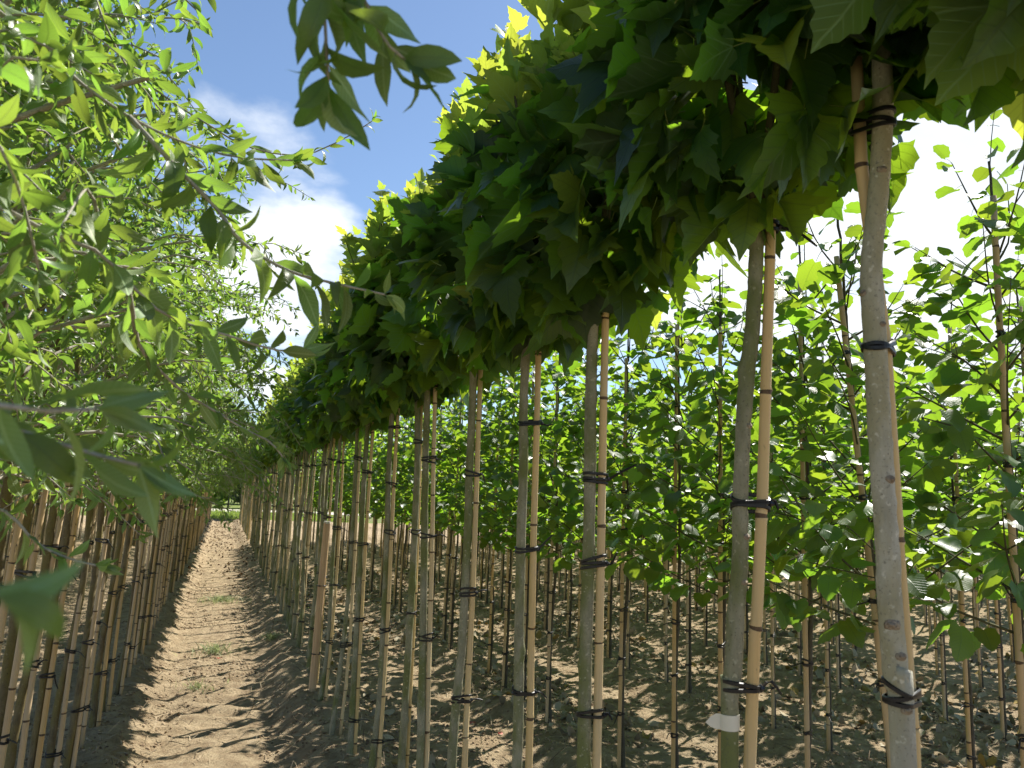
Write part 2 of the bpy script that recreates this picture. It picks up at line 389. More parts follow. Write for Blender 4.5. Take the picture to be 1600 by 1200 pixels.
EL_P = [(1.1, 0.5, 0.45), (-0.7, 1.3, 0.4), (1.9, -1.0, 0.5), (0.4, 1.9, 0.3), (-1.3, -0.8, 0.6), (1.5, 0.3, 0.3)]
T_ELA = [lance(6, 0.132 + 0.011 * i, b, t, f) for i, (b, t, f) in enumerate(EL_P)]
T_ELA_LO = [lance(3, 0.18, b, t, f, 0.0) for b, t, f in EL_P[:4]]
def leaf_meshes(T, mat, stem): return [mk_mesh('leaf', v, f, [mat, stem], u, i) for v, f, u, i in T]
LEAF = {'plane': leaf_meshes(T_PLANE, 'plane', 'stem'), 'plane_young': leaf_meshes(T_PLANE, 'plane_young', 'stem'),
        'lime': leaf_meshes(T_LIME, 'lime', 'stem'), 'ela': leaf_meshes(T_ELA, 'ela', 'stem_ela')}

class Leaves:
    """a tree's leaves: position, tip direction, upper normal, length, young flag (local space)"""
    def __init__(self): self.p = []; self.y = []; self.n = []; self.s = []; self.k = []
    def add(self, p, y, n, s, k=0): self.p.append(p); self.y.append(y); self.n.append(n); self.s.append(s); self.k.append(k)
    def done(self):
        P = np.array(self.p); Y = np.array(self.y); N = np.array(self.n); s = np.array(self.s)
        Y = Y / (np.linalg.norm(Y, axis=1)[:, None] + 1e-9)
        X = np.cross(Y, N); X /= np.linalg.norm(X, axis=1)[:, None] + 1e-9
        Z = np.cross(X, Y)
        R = np.stack([X, Y, Z], -1) * s[:, None, None]        # columns
        return P, R, np.array(self.k)

def join_leaves(P, R, K, T, rng, mats, name='foliage'):
    """leaves past the limit: one mesh"""
    mb = MB(); ch = rng.integers(0, len(T), len(P))
    for t in range(len(T)):
        v, f, u, mi = T[t]
        sel = np.where(ch == t)[0]
        if not len(sel): continue
        V = np.einsum('kij,nj->kni', R[sel], v) + P[sel][:, None]
        F = f[None] + (np.arange(len(sel)) * len(v))[:, None, None]
        I = np.where(mi[None] == 1, 2, K[sel][:, None]) * np.ones((1, len(f)), int)
        mb.add(V.reshape(-1, 3), F.reshape(-1, 3), np.tile(u, (len(sel), 1)), I.ravel())
    return mb.mesh(name, mats)

def put_leaves(root, base, lv, kind, rng, T, limit=300, mats=None, min_d=0.0):
    P, R, K = lv
    d = np.linalg.norm(P + base - CAM, axis=1)
    keep = d > min_d; P, R, K, d = P[keep], R[keep], K[keep], d[keep]
    order = np.argsort(d)
    for i in order[:limit]:
        kk = kind if K[i] == 0 else kind + '_young'
        ms = LEAF[kk]
        o = bpy.data.objects.new('leaf', ms[int(rng.integers(0, len(ms)))]); COL.objects.link(o)
        o.parent = root
        m = R[i]; p = P[i]
        o.matrix_basis = Matrix(((m[0, 0], m[0, 1], m[0, 2], p[0]), (m[1, 0], m[1, 1], m[1, 2], p[1]), (m[2, 0], m[2, 1], m[2, 2], p[2]), (0, 0, 0, 1)))
    rest = order[limit:]
    if len(rest):
        me = join_leaves(P[rest], R[rest], K[rest], T, rng, mats)
        link('foliage', me, root, 'stuff')

# ------------------------------------------------------------------ ground
ROW0, STEP = 0.87, 1.57
LAT = RNG.random((257, 257))
def vnoise(x, y):
    xi = np.floor(x).astype(int); yi = np.floor(y).astype(int); fx = x - xi; fy = y - yi
    fx = fx * fx * (3 - 2 * fx); fy = fy * fy * (3 - 2 * fy)
    g_ = lambda i, j: LAT[i % 257, j % 257]
    return (g_(xi, yi) * (1 - fx) + g_(xi + 1, yi) * fx) * (1 - fy) + (g_(xi, yi + 1) * (1 - fx) + g_(xi + 1, yi + 1) * fx) * fy - 0.5
def gz(x, y):
    x = np.asarray(x, float); y = np.asarray(y, float)
    xw = x + 0.10 * vnoise(x * 0.8, y * 0.8 + 9)
    u = (xw - ROW0) / STEP; d = np.abs(u - np.round(u)) * STEP
    k = np.floor(u); amp = np.where(k == -1, 0.135, 0.07)
    t = np.clip((d - 0.08) / 0.36, 0, 1); h = -amp * t * t * (3 - 2 * t)
    fade = np.clip((y - 44) / 2.5, 0, 1); h = h * (1 - fade) - 0.10 * fade
    n = 0.045 * vnoise(x * 2.1, y * 2.1) + 0.022 * vnoise(x * 6, y * 5) + 0.016 * vnoise(x * 15, y * 13) + 0.014 * vnoise(x * 37, y * 33)
    n = n + np.where(k == -1, 0.018 * np.sin((y + 0.25 * x + 0.5 * vnoise(x * 1.3, y * 1.3)) * 26) * np.clip(vnoise(x * 1.1 + 7, y * 0.9) * 2 + 0.2, 0, 1), 0)
    n = np.where(np.abs(u - np.round(u)) * STEP > 0.45, n * np.where(k == -1, 0.75, 1.0), n)
    return h + n * np.clip(1 - (y - 30) / 40, 0.05, 1)
def axis(lo, hi, step, far_lo, far_hi, grow):
    c = list(np.arange(lo, hi, step)); s = step
    while c[-1] < far_hi: s *= grow; c.append(c[-1] + s)
    s = step; pre = [lo]
    while pre[-1] > far_lo: s *= grow; pre.append(pre[-1] - s)
    return np.array(pre[:0:-1] + c)
gx = axis(-1.6, 5.2, 0.027, -900, 900, 1.045); gy = axis(2.0, 8.5, 0.027, -60, 1500, 1.022)
GX, GY = np.meshgrid(gx, gy)
V = np.c_[GX.ravel(), GY.ravel(), gz(GX, GY).ravel()]
nx, ny = len(gx), len(gy)
i = (np.arange(ny - 1)[:, None] * nx + np.arange(nx - 1)[None]).ravel()
F = np.concatenate([np.stack([i, i + 1, i + nx + 1], -1), np.stack([i, i + nx + 1, i + nx], -1)])
link('ground', mk_mesh('ground', V, F, ['soil']), None, 'structure')

# pale gravel track crossing beyond the grass verge
tv = []; tf = []
for q, x in enumerate(np.linspace(-60, 60, 61)): tv += [(x, 60 + 0.3 * math.sin(x * 0.3), -0.075), (x, 67 + 0.3 * math.sin(x * 0.25), -0.075)]
for q in range(60): tf += [(2 * q, 2 * q + 2, 2 * q + 3), (2 * q, 2 * q + 3, 2 * q + 1)]
link('track', mk_mesh('track', tv, tf, ['track']), None, 'structure')

# ------------------------------------------------------------------ trunks, stakes, ties
def trunk_mesh(P, R0, R1, mat, sides=12, n=34, wob=0.002, knots=5, rng=RNG, flare=1.3):
    C_ = spline(P, n)
    t = np.linspace(0, 1, n)
    R = R0 + (R1 - R0) * t
    R = R * (1 + (flare - 1) * np.exp(-t * 14)) * (1 + 0.02 * np.interp(np.arange(n), np.linspace(0, n, max(4, n // 5)), rng.normal(0, 1.3, max(4, n // 5))))
    C_ = C_ + np.c_[rng.normal(0, wob, n), rng.normal(0, wob, n), np.zeros(n)]
    Vt, Ft = tube(C_, R, sides, True, 0.012, rng)
    # swollen knots where side shoots were pruned
    for _ in range(knots):
        z = rng.uniform(0.1, 0.95); i0 = int(z * (n - 1)); th = rng.uniform(0, 6.283)
        ctr = C_[i0] + R[i0] * np.array([math.cos(th), math.sin(th), 0])
        sz = max(1.5, (1.3 * np.linalg.norm(C_[1] - C_[0]) / R[i0]) ** 2); d2 = ((Vt - ctr) ** 2 / np.array([1, 1, sz])).sum(1)
        push = 0.30 * R[i0] * np.exp(-d2 / (0.8 * R[i0]) ** 2)
        Vt = Vt + push[:, None] * np.array([math.cos(th), math.sin(th), 0])
    return mk_mesh('trunk', Vt, Ft, [mat]), C_, R

def stake_mesh(P, r, mat, rng, sides=10, gap=0.27):
    L = np.linalg.norm(np.asarray(P[-1]) - np.asarray(P[0]))
    C0 = spline(P, 40)
    zs = [0.0]; kinds = [0]; z = rng.uniform(0.05, 0.25)
    while z < L - 0.03:
        zs += [z - 0.008, z - 0.003, z + 0.0, z + 0.004, z + 0.010]; kinds += [0, 1, 2, 1, 0]
        z += gap * rng.uniform(0.75, 1.25)
    zs.append(L); kinds.append(0)
    zs = np.array(zs) / L
    C_ = np.stack([np.interp(zs, np.linspace(0, 1, 40), C0[:, k]) for k in range(3)], -1)
    C_ = C_ + np.c_[rng.normal(0, r * 0.05, len(zs)), rng.normal(0, r * 0.05, len(zs)), np.zeros(len(zs))]
    R = r * (1.06 - 0.2 * zs) * (1 + 0.09 * (np.array(kinds) == 1) - 0.02 * (np.array(kinds) == 2))
    Vt, Ft = tube(C_, R, sides, True)
    nseg = len(zs) - 1
    seg = np.tile(np.repeat(np.arange(nseg), sides), 2)
    mi = np.zeros(len(Ft), int); kk = np.array(kinds)
    mi[:len(seg)] = ((kk[seg] == 2) | (kk[seg + 1] == 2)).astype(int) * (rng.random() < 2)
    return mk_mesh('bamboo_stake', Vt, Ft, [mat, 'node'], None, mi)

def tie_mesh(ca, ra, cb, rb, rng, wraps=2, h=0.008, tail=True, thick=0.0022, out=np.array([0, 0, 0])):
    """black rubber tie: flat bands round the stem (ca, ra) and the stake (cb, rb), knotted, with a loose end"""
    ca = np.asarray(ca, float); cb = np.asarray(cb, float)
    ths = np.linspace(0, 2 * np.pi, 26, endpoint=False)
    pts = np.concatenate([np.c_[ca[0] + (ra + thick) * np.cos(ths), ca[1] + (ra + thick) * np.sin(ths)], np.c_[cb[0] + (rb + thick) * np.cos(ths), cb[1] + (rb + thick) * np.sin(ths)]])
    P = sorted(map(tuple, pts))
    def half(it):
        h_ = []
        for p in it:
            while len(h_) > 1 and (h_[-1][0] - h_[-2][0]) * (p[1] - h_[-2][1]) - (h_[-1][1] - h_[-2][1]) * (p[0] - h_[-2][0]) <= 0: h_.pop()
            h_.append(p)
        return h_[:-1]
    hull = np.array(half(P) + half(P[::-1]))
    mb = MB(); z0 = 0.5 * (ca[2] + cb[2]); c2 = hull.mean(0); n = len(hull)
    nrm = hull - c2; nrm /= np.linalg.norm(nrm, axis=1)[:, None]
    for w in range(wraps):
        tilt = rng.normal(0, 0.15, 2); zc_ = z0 + (w - (wraps - 1) / 2) * h * rng.uniform(1.05, 1.6)
        zz = zc_ + (hull - c2) @ tilt
        prof = [(-thick * 0.5, -h / 2), (thick, -h / 2 * 0.7), (thick, h / 2 * 0.7), (-thick * 0.5, h / 2)]
        Vt = np.concatenate([np.c_[hull + nrm * p_, zz + q_] for p_, q_ in prof])
        Ft = []
        for a_ in range(3):
            for b_ in range(n):
                c_ = (b_ + 1) % n; Ft += [(a_ * n + b_, a_ * n + c_, (a_ + 1) * n + c_), (a_ * n + b_, (a_ + 1) * n + c_, (a_ + 1) * n + b_)]
        mb.add(Vt, Ft)
    k = cb[:2] + (cb[:2] - ca[:2]) / max(1e-6, np.linalg.norm(cb[:2] - ca[:2])) * (rb + 0.004)
    K = np.array([k[0], k[1], z0])
    d0 = np.array([cb[0] - ca[0], cb[1] - ca[1], 0]); d0 /= np.linalg.norm(d0)
    kv, kf = tube(np.array([K - d0 * 0.004, K, K + d0 * 0.007]), [0.005, 0.008, 0.003], 6); mb.add(kv, kf)
    if tail:
        L = rng.uniform(0.02, 0.085); dd = d0 + np.array([rng.normal(0, 0.5), rng.normal(0, 0.5), rng.normal(0.1, 0.5)]); dd /= np.linalg.norm(dd)
        side = np.cross(dd, [0, 0, 1]); 
        tv_, tf_ = tube(spline([K, K + dd * L * 0.5 + np.array([0, 0, rng.normal(0, 0.006)]), K + dd * L + np.array([0, 0, rng.normal(-0.012, 0.014)])], 5), [0.0035, 0.003, 0.003, 0.003, 0.002], 5); mb.add(tv_, tf_)
    return mb.mesh('tie', ['tie'], False)

def at_z(P, z):
    P = np.asarray(P); o = np.argsort(P[:, 2]); return np.array([np.interp(z, P[o, 2], P[o, 0]), np.interp(z, P[o, 2], P[o, 1]), z])

# ------------------------------------------------------------------ plane trees
def unit(v): return v / (np.linalg.norm(v) + 1e-9)
def plane_crown(rng, n_leaf, top, shoots, rx=0.32, ry=0.40, cz=2.54, rz=0.42, size=(0.07, 0.155)):
    """branches and leaves of one clipped plane crown; top = trunk top (local)"""
    br = []; lv = Leaves()
    c = np.array([top[0], top[1], cz])
    for i_ in range(9):
        th = i_ * 2.4 + rng.uniform(-0.3, 0.3); el = rng.uniform(0.1, 1.3)
        d = np.array([math.cos(th) * math.cos(el) * rx, math.sin(th) * math.cos(el) * ry, math.sin(el) * rz + 0.12])
        s_ = np.array([top[0], top[1], top[2] - rng.uniform(0, 0.09)])
        end = c + d * 0.85; midp = s_ * 0.5 + end * 0.5 + np.array([d[0] * 0.15, d[1] * 0.15, -0.04])
        br.append((spline([s_, midp, end], 7), np.linspace(0.010, 0.003, 7)))
    while len(lv.p) < n_leaf:
        o = rng.normal(0, 1, 3); o = unit(o)
        r = rng.uniform(0.42, 1.0) ** 0.6
        q = o * r * np.array([rx, ry, rz])
        q[:2] *= 1 + 0.12 * math.sin(3 * math.atan2(o[1], o[0]) + top[0] * 40)
        if q[2] < -0.36: q[2] = -0.36 + rng.uniform(0, 0.06)
        out = unit(q / np.array([rx, ry, rz]) ** 1.2)
        w = rng.normal(0, 0.38, 3)
        low = max(0, -out[2])
        y = out * 1.0 + np.array([0, 0, 0.10 - 0.40 * low + 0.55 * max(0, out[2])]) + w * 1.25
        nn = out * 0.20 + np.array([0, 0, 0.85]) + rng.normal(0, 0.50, 3)
        s_ = rng.uniform(*size) * (0.72 if out[2] > 0.6 else 1.0)
        young = 1 if (out[2] > 0.25 and r > 0.80 and rng.random() < 0.75) or (r > 0.9 and rng.random() < 0.07) else 0
        lv.add(c + q - unit(y) * s_ * 0.55, y, nn, s_ * (0.8 if young else 1), young)
    for _ in range(shoots):
        th = rng.uniform(0, 6.283); rr = rng.uniform(0, 0.95)
        b = c + np.array([rx * rr * math.cos(th), ry * rr * math.sin(th), rz * math.sqrt(1 - rr * rr) * 0.8])
        h = rng.uniform(0.18, 0.42); tip = b + np.array([rng.normal(0, 0.04) + 0.08 * rr * math.cos(th), rng.normal(0, 0.04) + 0.08 * rr * math.sin(th), h])
        br.append((spline([b, (b + tip) / 2 + rng.normal(0, 0.008, 3), tip], 5), np.linspace(0.0035, 0.0014, 5)))
        for k_ in range(9):
            t = 0.15 + 0.85 * k_ / 8; p = b + (tip - b) * t; a_ = k_ * 2.4 + th
            y = np.array([math.cos(a_), math.sin(a_), 0.8 + 1.7 * t]) + rng.normal(0, 0.15, 3)
            nn = np.array([-math.cos(a_), -math.sin(a_), 0.9]) + rng.normal(0, 0.3, 3)
            lv.add(p, y, nn, rng.uniform(0.07, 0.12) * (1.15 - 0.55 * t), 1)
    return br, lv.done()

# hand-measured trunks of the nearest trees (x, y, z), top to bottom, with their stakes, radius and tie heights
NEAR_PLANE = [
 ([(0.955, 0.54, 2.4), (0.96, 0.53, 1.2), (0.95, 0.54, -0.05)], [(0.98, 0.56, 2.3), (0.985, 0.55, -0.05)], 0.018, [2.1, 1.5, 0.9],
  'plane tree standing just outside the right edge with only its big leaves in view', 'bark_plane'),
 ([(0.911, 0.849, 2.55), (0.911, 0.849, 2.396), (0.911, 0.85, 2.266), (0.904, 0.857, 2.141), (0.894, 0.866, 2.02), (0.896, 0.865, 1.9), (0.898, 0.863, 1.746), (0.901, 0.86, 1.607), (0.902, 0.859, 1.509), (0.906, 0.855, 1.406), (0.909, 0.852, 1.31), (0.915, 0.85, -0.05)],
  [(0.895, 0.885, 2.4), (0.905, 0.885, 2.1), (0.922, 0.872, 1.899), (0.925, 0.87, 1.746), (0.930, 0.868, 1.564), (0.936, 0.862, 1.392), (0.94, 0.86, -0.05)], 0.0172, [2.26, 1.9, 1.40],
  'closest plane tree with a smooth pale grey trunk and knobbly pruning scars at the right', 'bark_pale'),
 ([(0.908, 1.147, 2.25), (0.901, 1.153, 2.025), (0.889, 1.162, 1.879), (0.883, 1.166, 1.76), (0.879, 1.169, 1.643), (0.880, 1.17, 1.564), (0.873, 1.174, 1.463), (0.869, 1.177, 1.353), (0.864, 1.181, 1.214), (0.86, 1.18, -0.05)],
  [(0.928, 1.135, 2.212), (0.923, 1.140, 2.0), (0.911, 1.147, 1.691), (0.905, 1.150, 1.531), (0.896, 1.160, 1.356), (0.891, 1.165, 1.212), (0.888, 1.165, -0.05)], 0.0155, [2.18, 1.66, 1.34],
  'plane tree with a white paper label wrapped round its crooked mossy trunk', 'bark_plane'),
 ([(0.87, 1.767, 2.25), (0.867, 1.768, 1.954), (0.87, 1.767, 1.706), (0.871, 1.767, 1.546), (0.87, 1.767, 1.313), (0.871, 1.767, 1.029), (0.875, 1.767, -0.05)],
  [(0.896, 1.752, 2.164), (0.897, 1.752, 1.789), (0.898, 1.752, 1.547), (0.898, 1.752, 1.314), (0.899, 1.751, 1.031), (0.90, 1.75, -0.05)], 0.0165, [1.71, 1.50, 1.14],
  'plane tree with a straight mossy trunk and amber stake, next left of the white-labelled one', 'bark_plane'),
 ([(0.868, 2.24, 2.25), (0.863, 2.241, 1.973), (0.87, 2.239, 1.77), (0.871, 2.239, 1.514), (0.876, 2.237, 1.228), (0.883, 2.234, 0.881), (0.885, 2.234, -0.05)],
  [(0.90, 2.225, 2.2), (0.905, 2.225, 1.812), (0.907, 2.225, 1.419), (0.915, 2.220, 0.883), (0.917, 2.22, -0.05)], 0.0155, [1.89, 1.50, 1.08],
  'slim plane tree with a pinkish stake whose top ends just below the leaves', 'bark_plane'),
 ([(0.861, 2.798, 2.25), (0.866, 2.796, 1.986), (0.866, 2.796, 1.74), (0.871, 2.795, 1.524), (0.869, 2.795, 1.129), (0.860, 2.799, 0.926), (0.853, 2.8, 0.706), (0.845, 2.8, -0.05)],
  [(0.888, 2.785, 2.175), (0.893, 2.785, 1.741), (0.897, 2.783, 1.36), (0.896, 2.785, 0.904), (0.897, 2.785, 0.706), (0.90, 2.785, -0.05)], 0.0165, [2.17, 1.74, 1.30, 0.92],
  'plane tree whose trunk bows left near its base, away from its pale split stake', 'bark_plane'),
 ([(0.851, 3.486, 2.25), (0.863, 3.483, 1.811), (0.878, 3.479, 1.431), (0.895, 3.474, 1.007), (0.91, 3.466, 0.49), (0.91, 3.47, -0.05)],
  [(0.885, 3.47, 2.221), (0.897, 3.47, 1.812), (0.910, 3.46, 1.432), (0.922, 3.46, 1.007), (0.938, 3.464, 0.49), (0.94, 3.46, -0.05)], 0.0170, [2.17, 1.82, 1.47, 1.02],
  'right-hand trunk of the two plane trees standing close together in the row', 'bark_plane'),
 ([(0.838, 3.64, 2.2), (0.860, 3.635, 1.816), (0.865, 3.632, 1.541), (0.868, 3.629, 1.095), (0.866, 3.627, 0.443), (0.866, 3.627, -0.05)],
  [(0.868, 3.652, 2.097), (0.886, 3.652, 1.421), (0.895, 3.652, 0.443), (0.895, 3.652, -0.05)], 0.0165, [1.91, 1.48, 1.10],
  'left-hand trunk of the two plane trees standing close together in the row', 'bark_plane'),
 ([(0.863, 4.328, 2.25), (0.860, 4.328, 1.838), (0.876, 4.324, 1.374), (0.884, 4.323, 0.992), (0.890, 4.321, 0.553), (0.872, 4.325, 0.224), (0.865, 4.325, -0.05)],
  [(0.892, 4.315, 2.171), (0.892, 4.315, 1.731), (0.905, 4.31, 0.923), (0.905, 4.31, 0.224), (0.905, 4.31, -0.05)], 0.0165, [2.03, 1.71, 1.44, 0.91, 0.33],
  'plane tree with a bulging wavy trunk, next left of the close pair', 'bark_plane'),
 ([(0.865, 5.135, 2.25), (0.860, 5.136, 1.78), (0.872, 5.134, 1.114), (0.886, 5.131, 0.317), (0.891, 5.131, -0.05)],
  [(0.895, 5.12, 2.168), (0.895, 5.12, 1.528), (0.905, 5.12, 0.711), (0.92, 5.12, -0.05)], 0.0180, [1.79, 1.32, 0.84, 0.22],
  'thick-trunked plane tree, first one whose foot in the soil is fully seen', 'bark_plane'),
 ([(0.86, 5.596, 2.25), (0.875, 5.594, 1.604), (0.88, 5.595, 0.845), (0.842, 5.599, 0.139), (0.835, 5.6, -0.05)],
  [(0.892, 5.585, 2.021), (0.912, 5.585, 0.628), (0.890, 5.585, -0.05)], 0.0150, [1.9, 1.3, 0.6],
  'slender plane tree just right of the square wooden post, its trunk bent near the foot', 'bark_plane'),
 ([(0.867, 6.51, 2.25), (0.876, 6.508, 1.227), (0.889, 6.507, 0.415), (0.858, 6.511, -0.05)],
  [(0.898, 6.495, 2.072), (0.918, 6.495, 0.97), (0.900, 6.495, -0.05)], 0.0155, [1.9, 1.36, 0.9, 0.45],
  'plane tree standing directly against the square wooden post', 'bark_plane'),
]
PG = 'plane trees in the row right of the path'
def build_plane(P, SK, r, ties, label, barkm, seed, near=True, n_leaf=400, limit=300, lift=0.0, rz=0.43, shoots=18):
    rng = np.random.default_rng(seed)
    P = np.array(P[::-1], float); SK = np.array(SK[::-1], float)
    base = np.array([P[0][0], P[0][1], 0.0])
    root = thing('plane_tree', base, label, 'tree', PG)
    Pl = P - base; Sl = SK - base
    tm, C_, R = trunk_mesh(Pl, r * 1.12, r * 0.86, barkm, 16, 190, 0.0004, 0 if barkm == 'bark_pale' else 9, rng)
    tr = link('trunk', tm, root)
    st = link('bamboo_stake', stake_mesh(Sl, 0.0112, 'bamboo', rng, 12), root)
    for z in ties:
        a_, b_ = at_z(Pl, z), at_z(Sl, z)
        link('tie', tie_mesh(a_, np.interp(z, C_[:, 2], R), b_, 0.0112, rng, int(rng.integers(2, 4)), 0.0075), st)
    br, lv = plane_crown(rng, n_leaf, Pl[-1], shoots, cz=2.52 + lift, rz=rz)
    for bp, brr in br:
        v, f = tube(bp, brr, 5); link('branch', mk_mesh('branch', v, f, ['twig']), root)
    put_leaves(root, base, lv, 'plane', rng, T_PLANE, limit, ['plane', 'plane_young', 'stem'])
    return root, tr, C_, R, st

roots = []
for i_, (P, SK, r, ties, lab, bk) in enumerate(NEAR_PLANE):
    roots.append(build_plane(P, SK, r, ties, lab, bk, 100 + i_, True, 420, 300, (0.03, 0.19, 0.03)[i_] if i_ < 3 else 0, (0.34, 0.29, 0.37)[i_] if i_ < 3 else 0.43, (4, 3, 6)[i_] if i_ < 3 else 18))

# pruning scars on the two closest trunks
def scar(tr, C_, R, z, th, s):
    p = at_z(C_, z); rr = np.interp(z, C_[:, 2], R); d = np.array([math.cos(th), math.sin(th), 0])
    q = p + d * (rr - 0.002)
    prof = [(0.0, 1.25), (0.0022, 1.05), (0.0040, 0.85), (0.0046, 0.62), (0.0034, 0.45), (0.0028, 0.2)]
    v, f = tube(np.array([q + d * a_ for a_, b_ in prof]), [s * b_ for a_, b_ in prof], 10, True, 0.08)
    zc_ = v[:, 2] - q[2]; v[:, 2] = q[2] + zc_ * 0.8
    link('pruning_scar', mk_mesh('pruning_scar', v, f, ['scar']), tr)
_, tr1, C1, R1, _ = roots[1]; b1 = np.array([0.915, 0.85])
thc = math.atan2(-0.85, -0.9)
for z, dt, s in ((2.172, 0.25, 0.0065), (1.70, 0.75, 0.007), (1.497, 0.05, 0.0085), (1.455, 0.6, 0.007), (1.385, 0.45, 0.007), (1.93, 0.9, 0.005), (1.98, -0.9, 0.006)):
    scar(tr1, C1, R1, z, thc + dt, s)
_, tr2, C2, R2, _ = roots[2]
for z, dt, s in ((1.60, 1.1, 0.007), (1.80, 1.1, 0.006), (1.52, 0.9, 0.006)): scar(tr2, C2, R2, z, thc + 0.1 + dt, s)
# white paper label round the second trunk, its end sticking out to the left
z0, z1 = 1.268, 1.294
lab_v = []; lab_f = []; nn = 14
ctr = at_z(C2, 1.281); rr = np.interp(1.281, C2[:, 2], R2) + 0.0012
th0 = math.atan2(-(1.18), -0.86)
pts = [np.array([ctr[0] + rr * math.cos(th0 + a_), ctr[1] + rr * math.sin(th0 + a_)]) for a_ in np.linspace(1.4, -1.25, nn)]
tipd = np.array([-0.85, 0.42]); pts += [pts[-1] + tipd * 0.008, pts[-1] + tipd * 0.018, pts[-1] + tipd * 0.026]
hs = [1.0] * nn + [1.0, 0.62, 0.05]
for k_, (p, hh) in enumerate(zip(pts, hs)):
    for o_ in (0.0, 0.0006):
        zmid = (z0 + z1) / 2 - 0.0012 * max(0, k_ - nn) - (0.0016 * (k_ / nn)); hz = (z1 - z0) / 2 * hh
        d_ = (p - ctr[:2]); d_ = d_ / np.linalg.norm(d_) * o_
        lab_v += [(p[0] + d_[0], p[1] + d_[1], zmid - hz), (p[0] + d_[0], p[1] + d_[1], zmid + hz)]
for k_ in range(len(pts) - 1):
    b_ = k_ * 4
    for q in (0, 2): lab_f += [(b_ + q, b_ + q + 4, b_ + q + 5), (b_ + q, b_ + q + 5, b_ + q + 1)]
    lab_f += [(b_, b_ + 2, b_ + 6), (b_, b_ + 6, b_ + 4), (b_ + 1, b_ + 5, b_ + 7), (b_ + 1, b_ + 7, b_ + 3)]
t_ = thing('plant_label', (0, 0, 0), 'white paper label wrapped round the lower trunk of the second nearest plane tree', 'label', None, mk_mesh('plant_label', lab_v, lab_f, ['label'], None, None, False))
t_.location = roots[2][0].location

# generic plane trees further along the row: prototypes with shared meshes
def generic_parts(kind, seed):
    rng = np.random.default_rng(seed)
    if kind == 'plane':
        w = rng.normal(0, 0.018, 6)
        P = [(0, 0, -0.06), (w[0], w[1], 0.5), (w[2], w[3], 1.1), (w[4], w[5], 1.7), (w[0] * 0.5, 0, 2.2)]
        SK = [(0.036, -0.012, -0.06), (0.036 + w[2] * 0.6, -0.012, 1.0), (0.030, -0.012, 2.18)]
        r, bk, sm, sr, zs = rng.uniform(0.015, 0.0175), 'bark_plane', 'bamboo', 0.0108, [0.3 + rng.uniform(-.1, .1), 0.85 + rng.uniform(-.1, .1), 1.4 + rng.uniform(-.1, .1), 1.95]
    elif kind == 'ela':
        w = rng.normal(0, 0.02, 6)
        P = [(0, 0, -0.06), (0.015 + w[0], w[1], 0.5), (0.03 + w[2], w[3], 1.1), (0.055 + w[4], w[5], 1.7), (0.07, 0, 2.55)]
        SK = [(0.036, -0.012, -0.06), (0.055 + w[0] * 0.5, -0.014, 0.9), (0.085, -0.012, 1.75)]
        r, bk, sm, sr, zs = rng.uniform(0.014, 0.019), 'bark_ela', 'bamboo_thin', 0.0125, [0.35 + rng.uniform(-.1, .1), 0.8 + rng.uniform(-.1, .1), 1.3 + rng.uniform(-.1, .1)]
    else:
        w = rng.normal(0, 0.010, 6)
        P = [(0, 0, -0.06), (w[0], w[1], 0.6), (w[2], w[3], 1.3), (w[4], w[5], 2.1), (w[0], w[1], 2.95)]
        SK = [(-0.028, -0.01, -0.06), (-0.027, -0.01, 1.2), (-0.025, -0.01, rng.uniform(2.6, 2.95))]
        r, bk, sm, sr, zs = rng.uniform(0.011, 0.014), 'bark_lime', 'bamboo_thin', 0.0122, [0.3, 0.62, 1.0, 1.4, 1.8, 2.3]
        zs = [z + rng.uniform(-.08, .08) for z in zs]
    tm, C_, R = trunk_mesh(P, r * 1.1, r * (0.8 if kind != 'lime' else 0.35), bk, 9, 56, 0.0014, 5, rng)
    sm_ = stake_mesh(SK, sr, sm, rng, 8)
    ties = [tie_mesh(at_z(C_, z), np.interp(z, C_[:, 2], R), at_z(SK, z), sr, rng, 2, 0.009) for z in zs if z < SK[-1][2]]
    return tm, sm_, ties, C_

GEN = {k: [generic_parts(k, 500 + 10 * q + j) for j in range(10)] for q, k in enumerate(('plane', 'ela', 'lime'))}
PL_FAR = []
for j in range(5):
    rng = np.random.default_rng(900 + j)
    br, lv = plane_crown(rng, 400, np.array([0, 0, 2.2]), 20)
    mb = MB()
    for bp, brr in br: v, f = tube(bp, brr, 4); mb.add(v, f)
    PL_FAR.append((join_leaves(*lv, T_PLANE_LO, rng, ['plane', 'plane_young', 'stem']), mb.mesh('branches', ['twig'])))

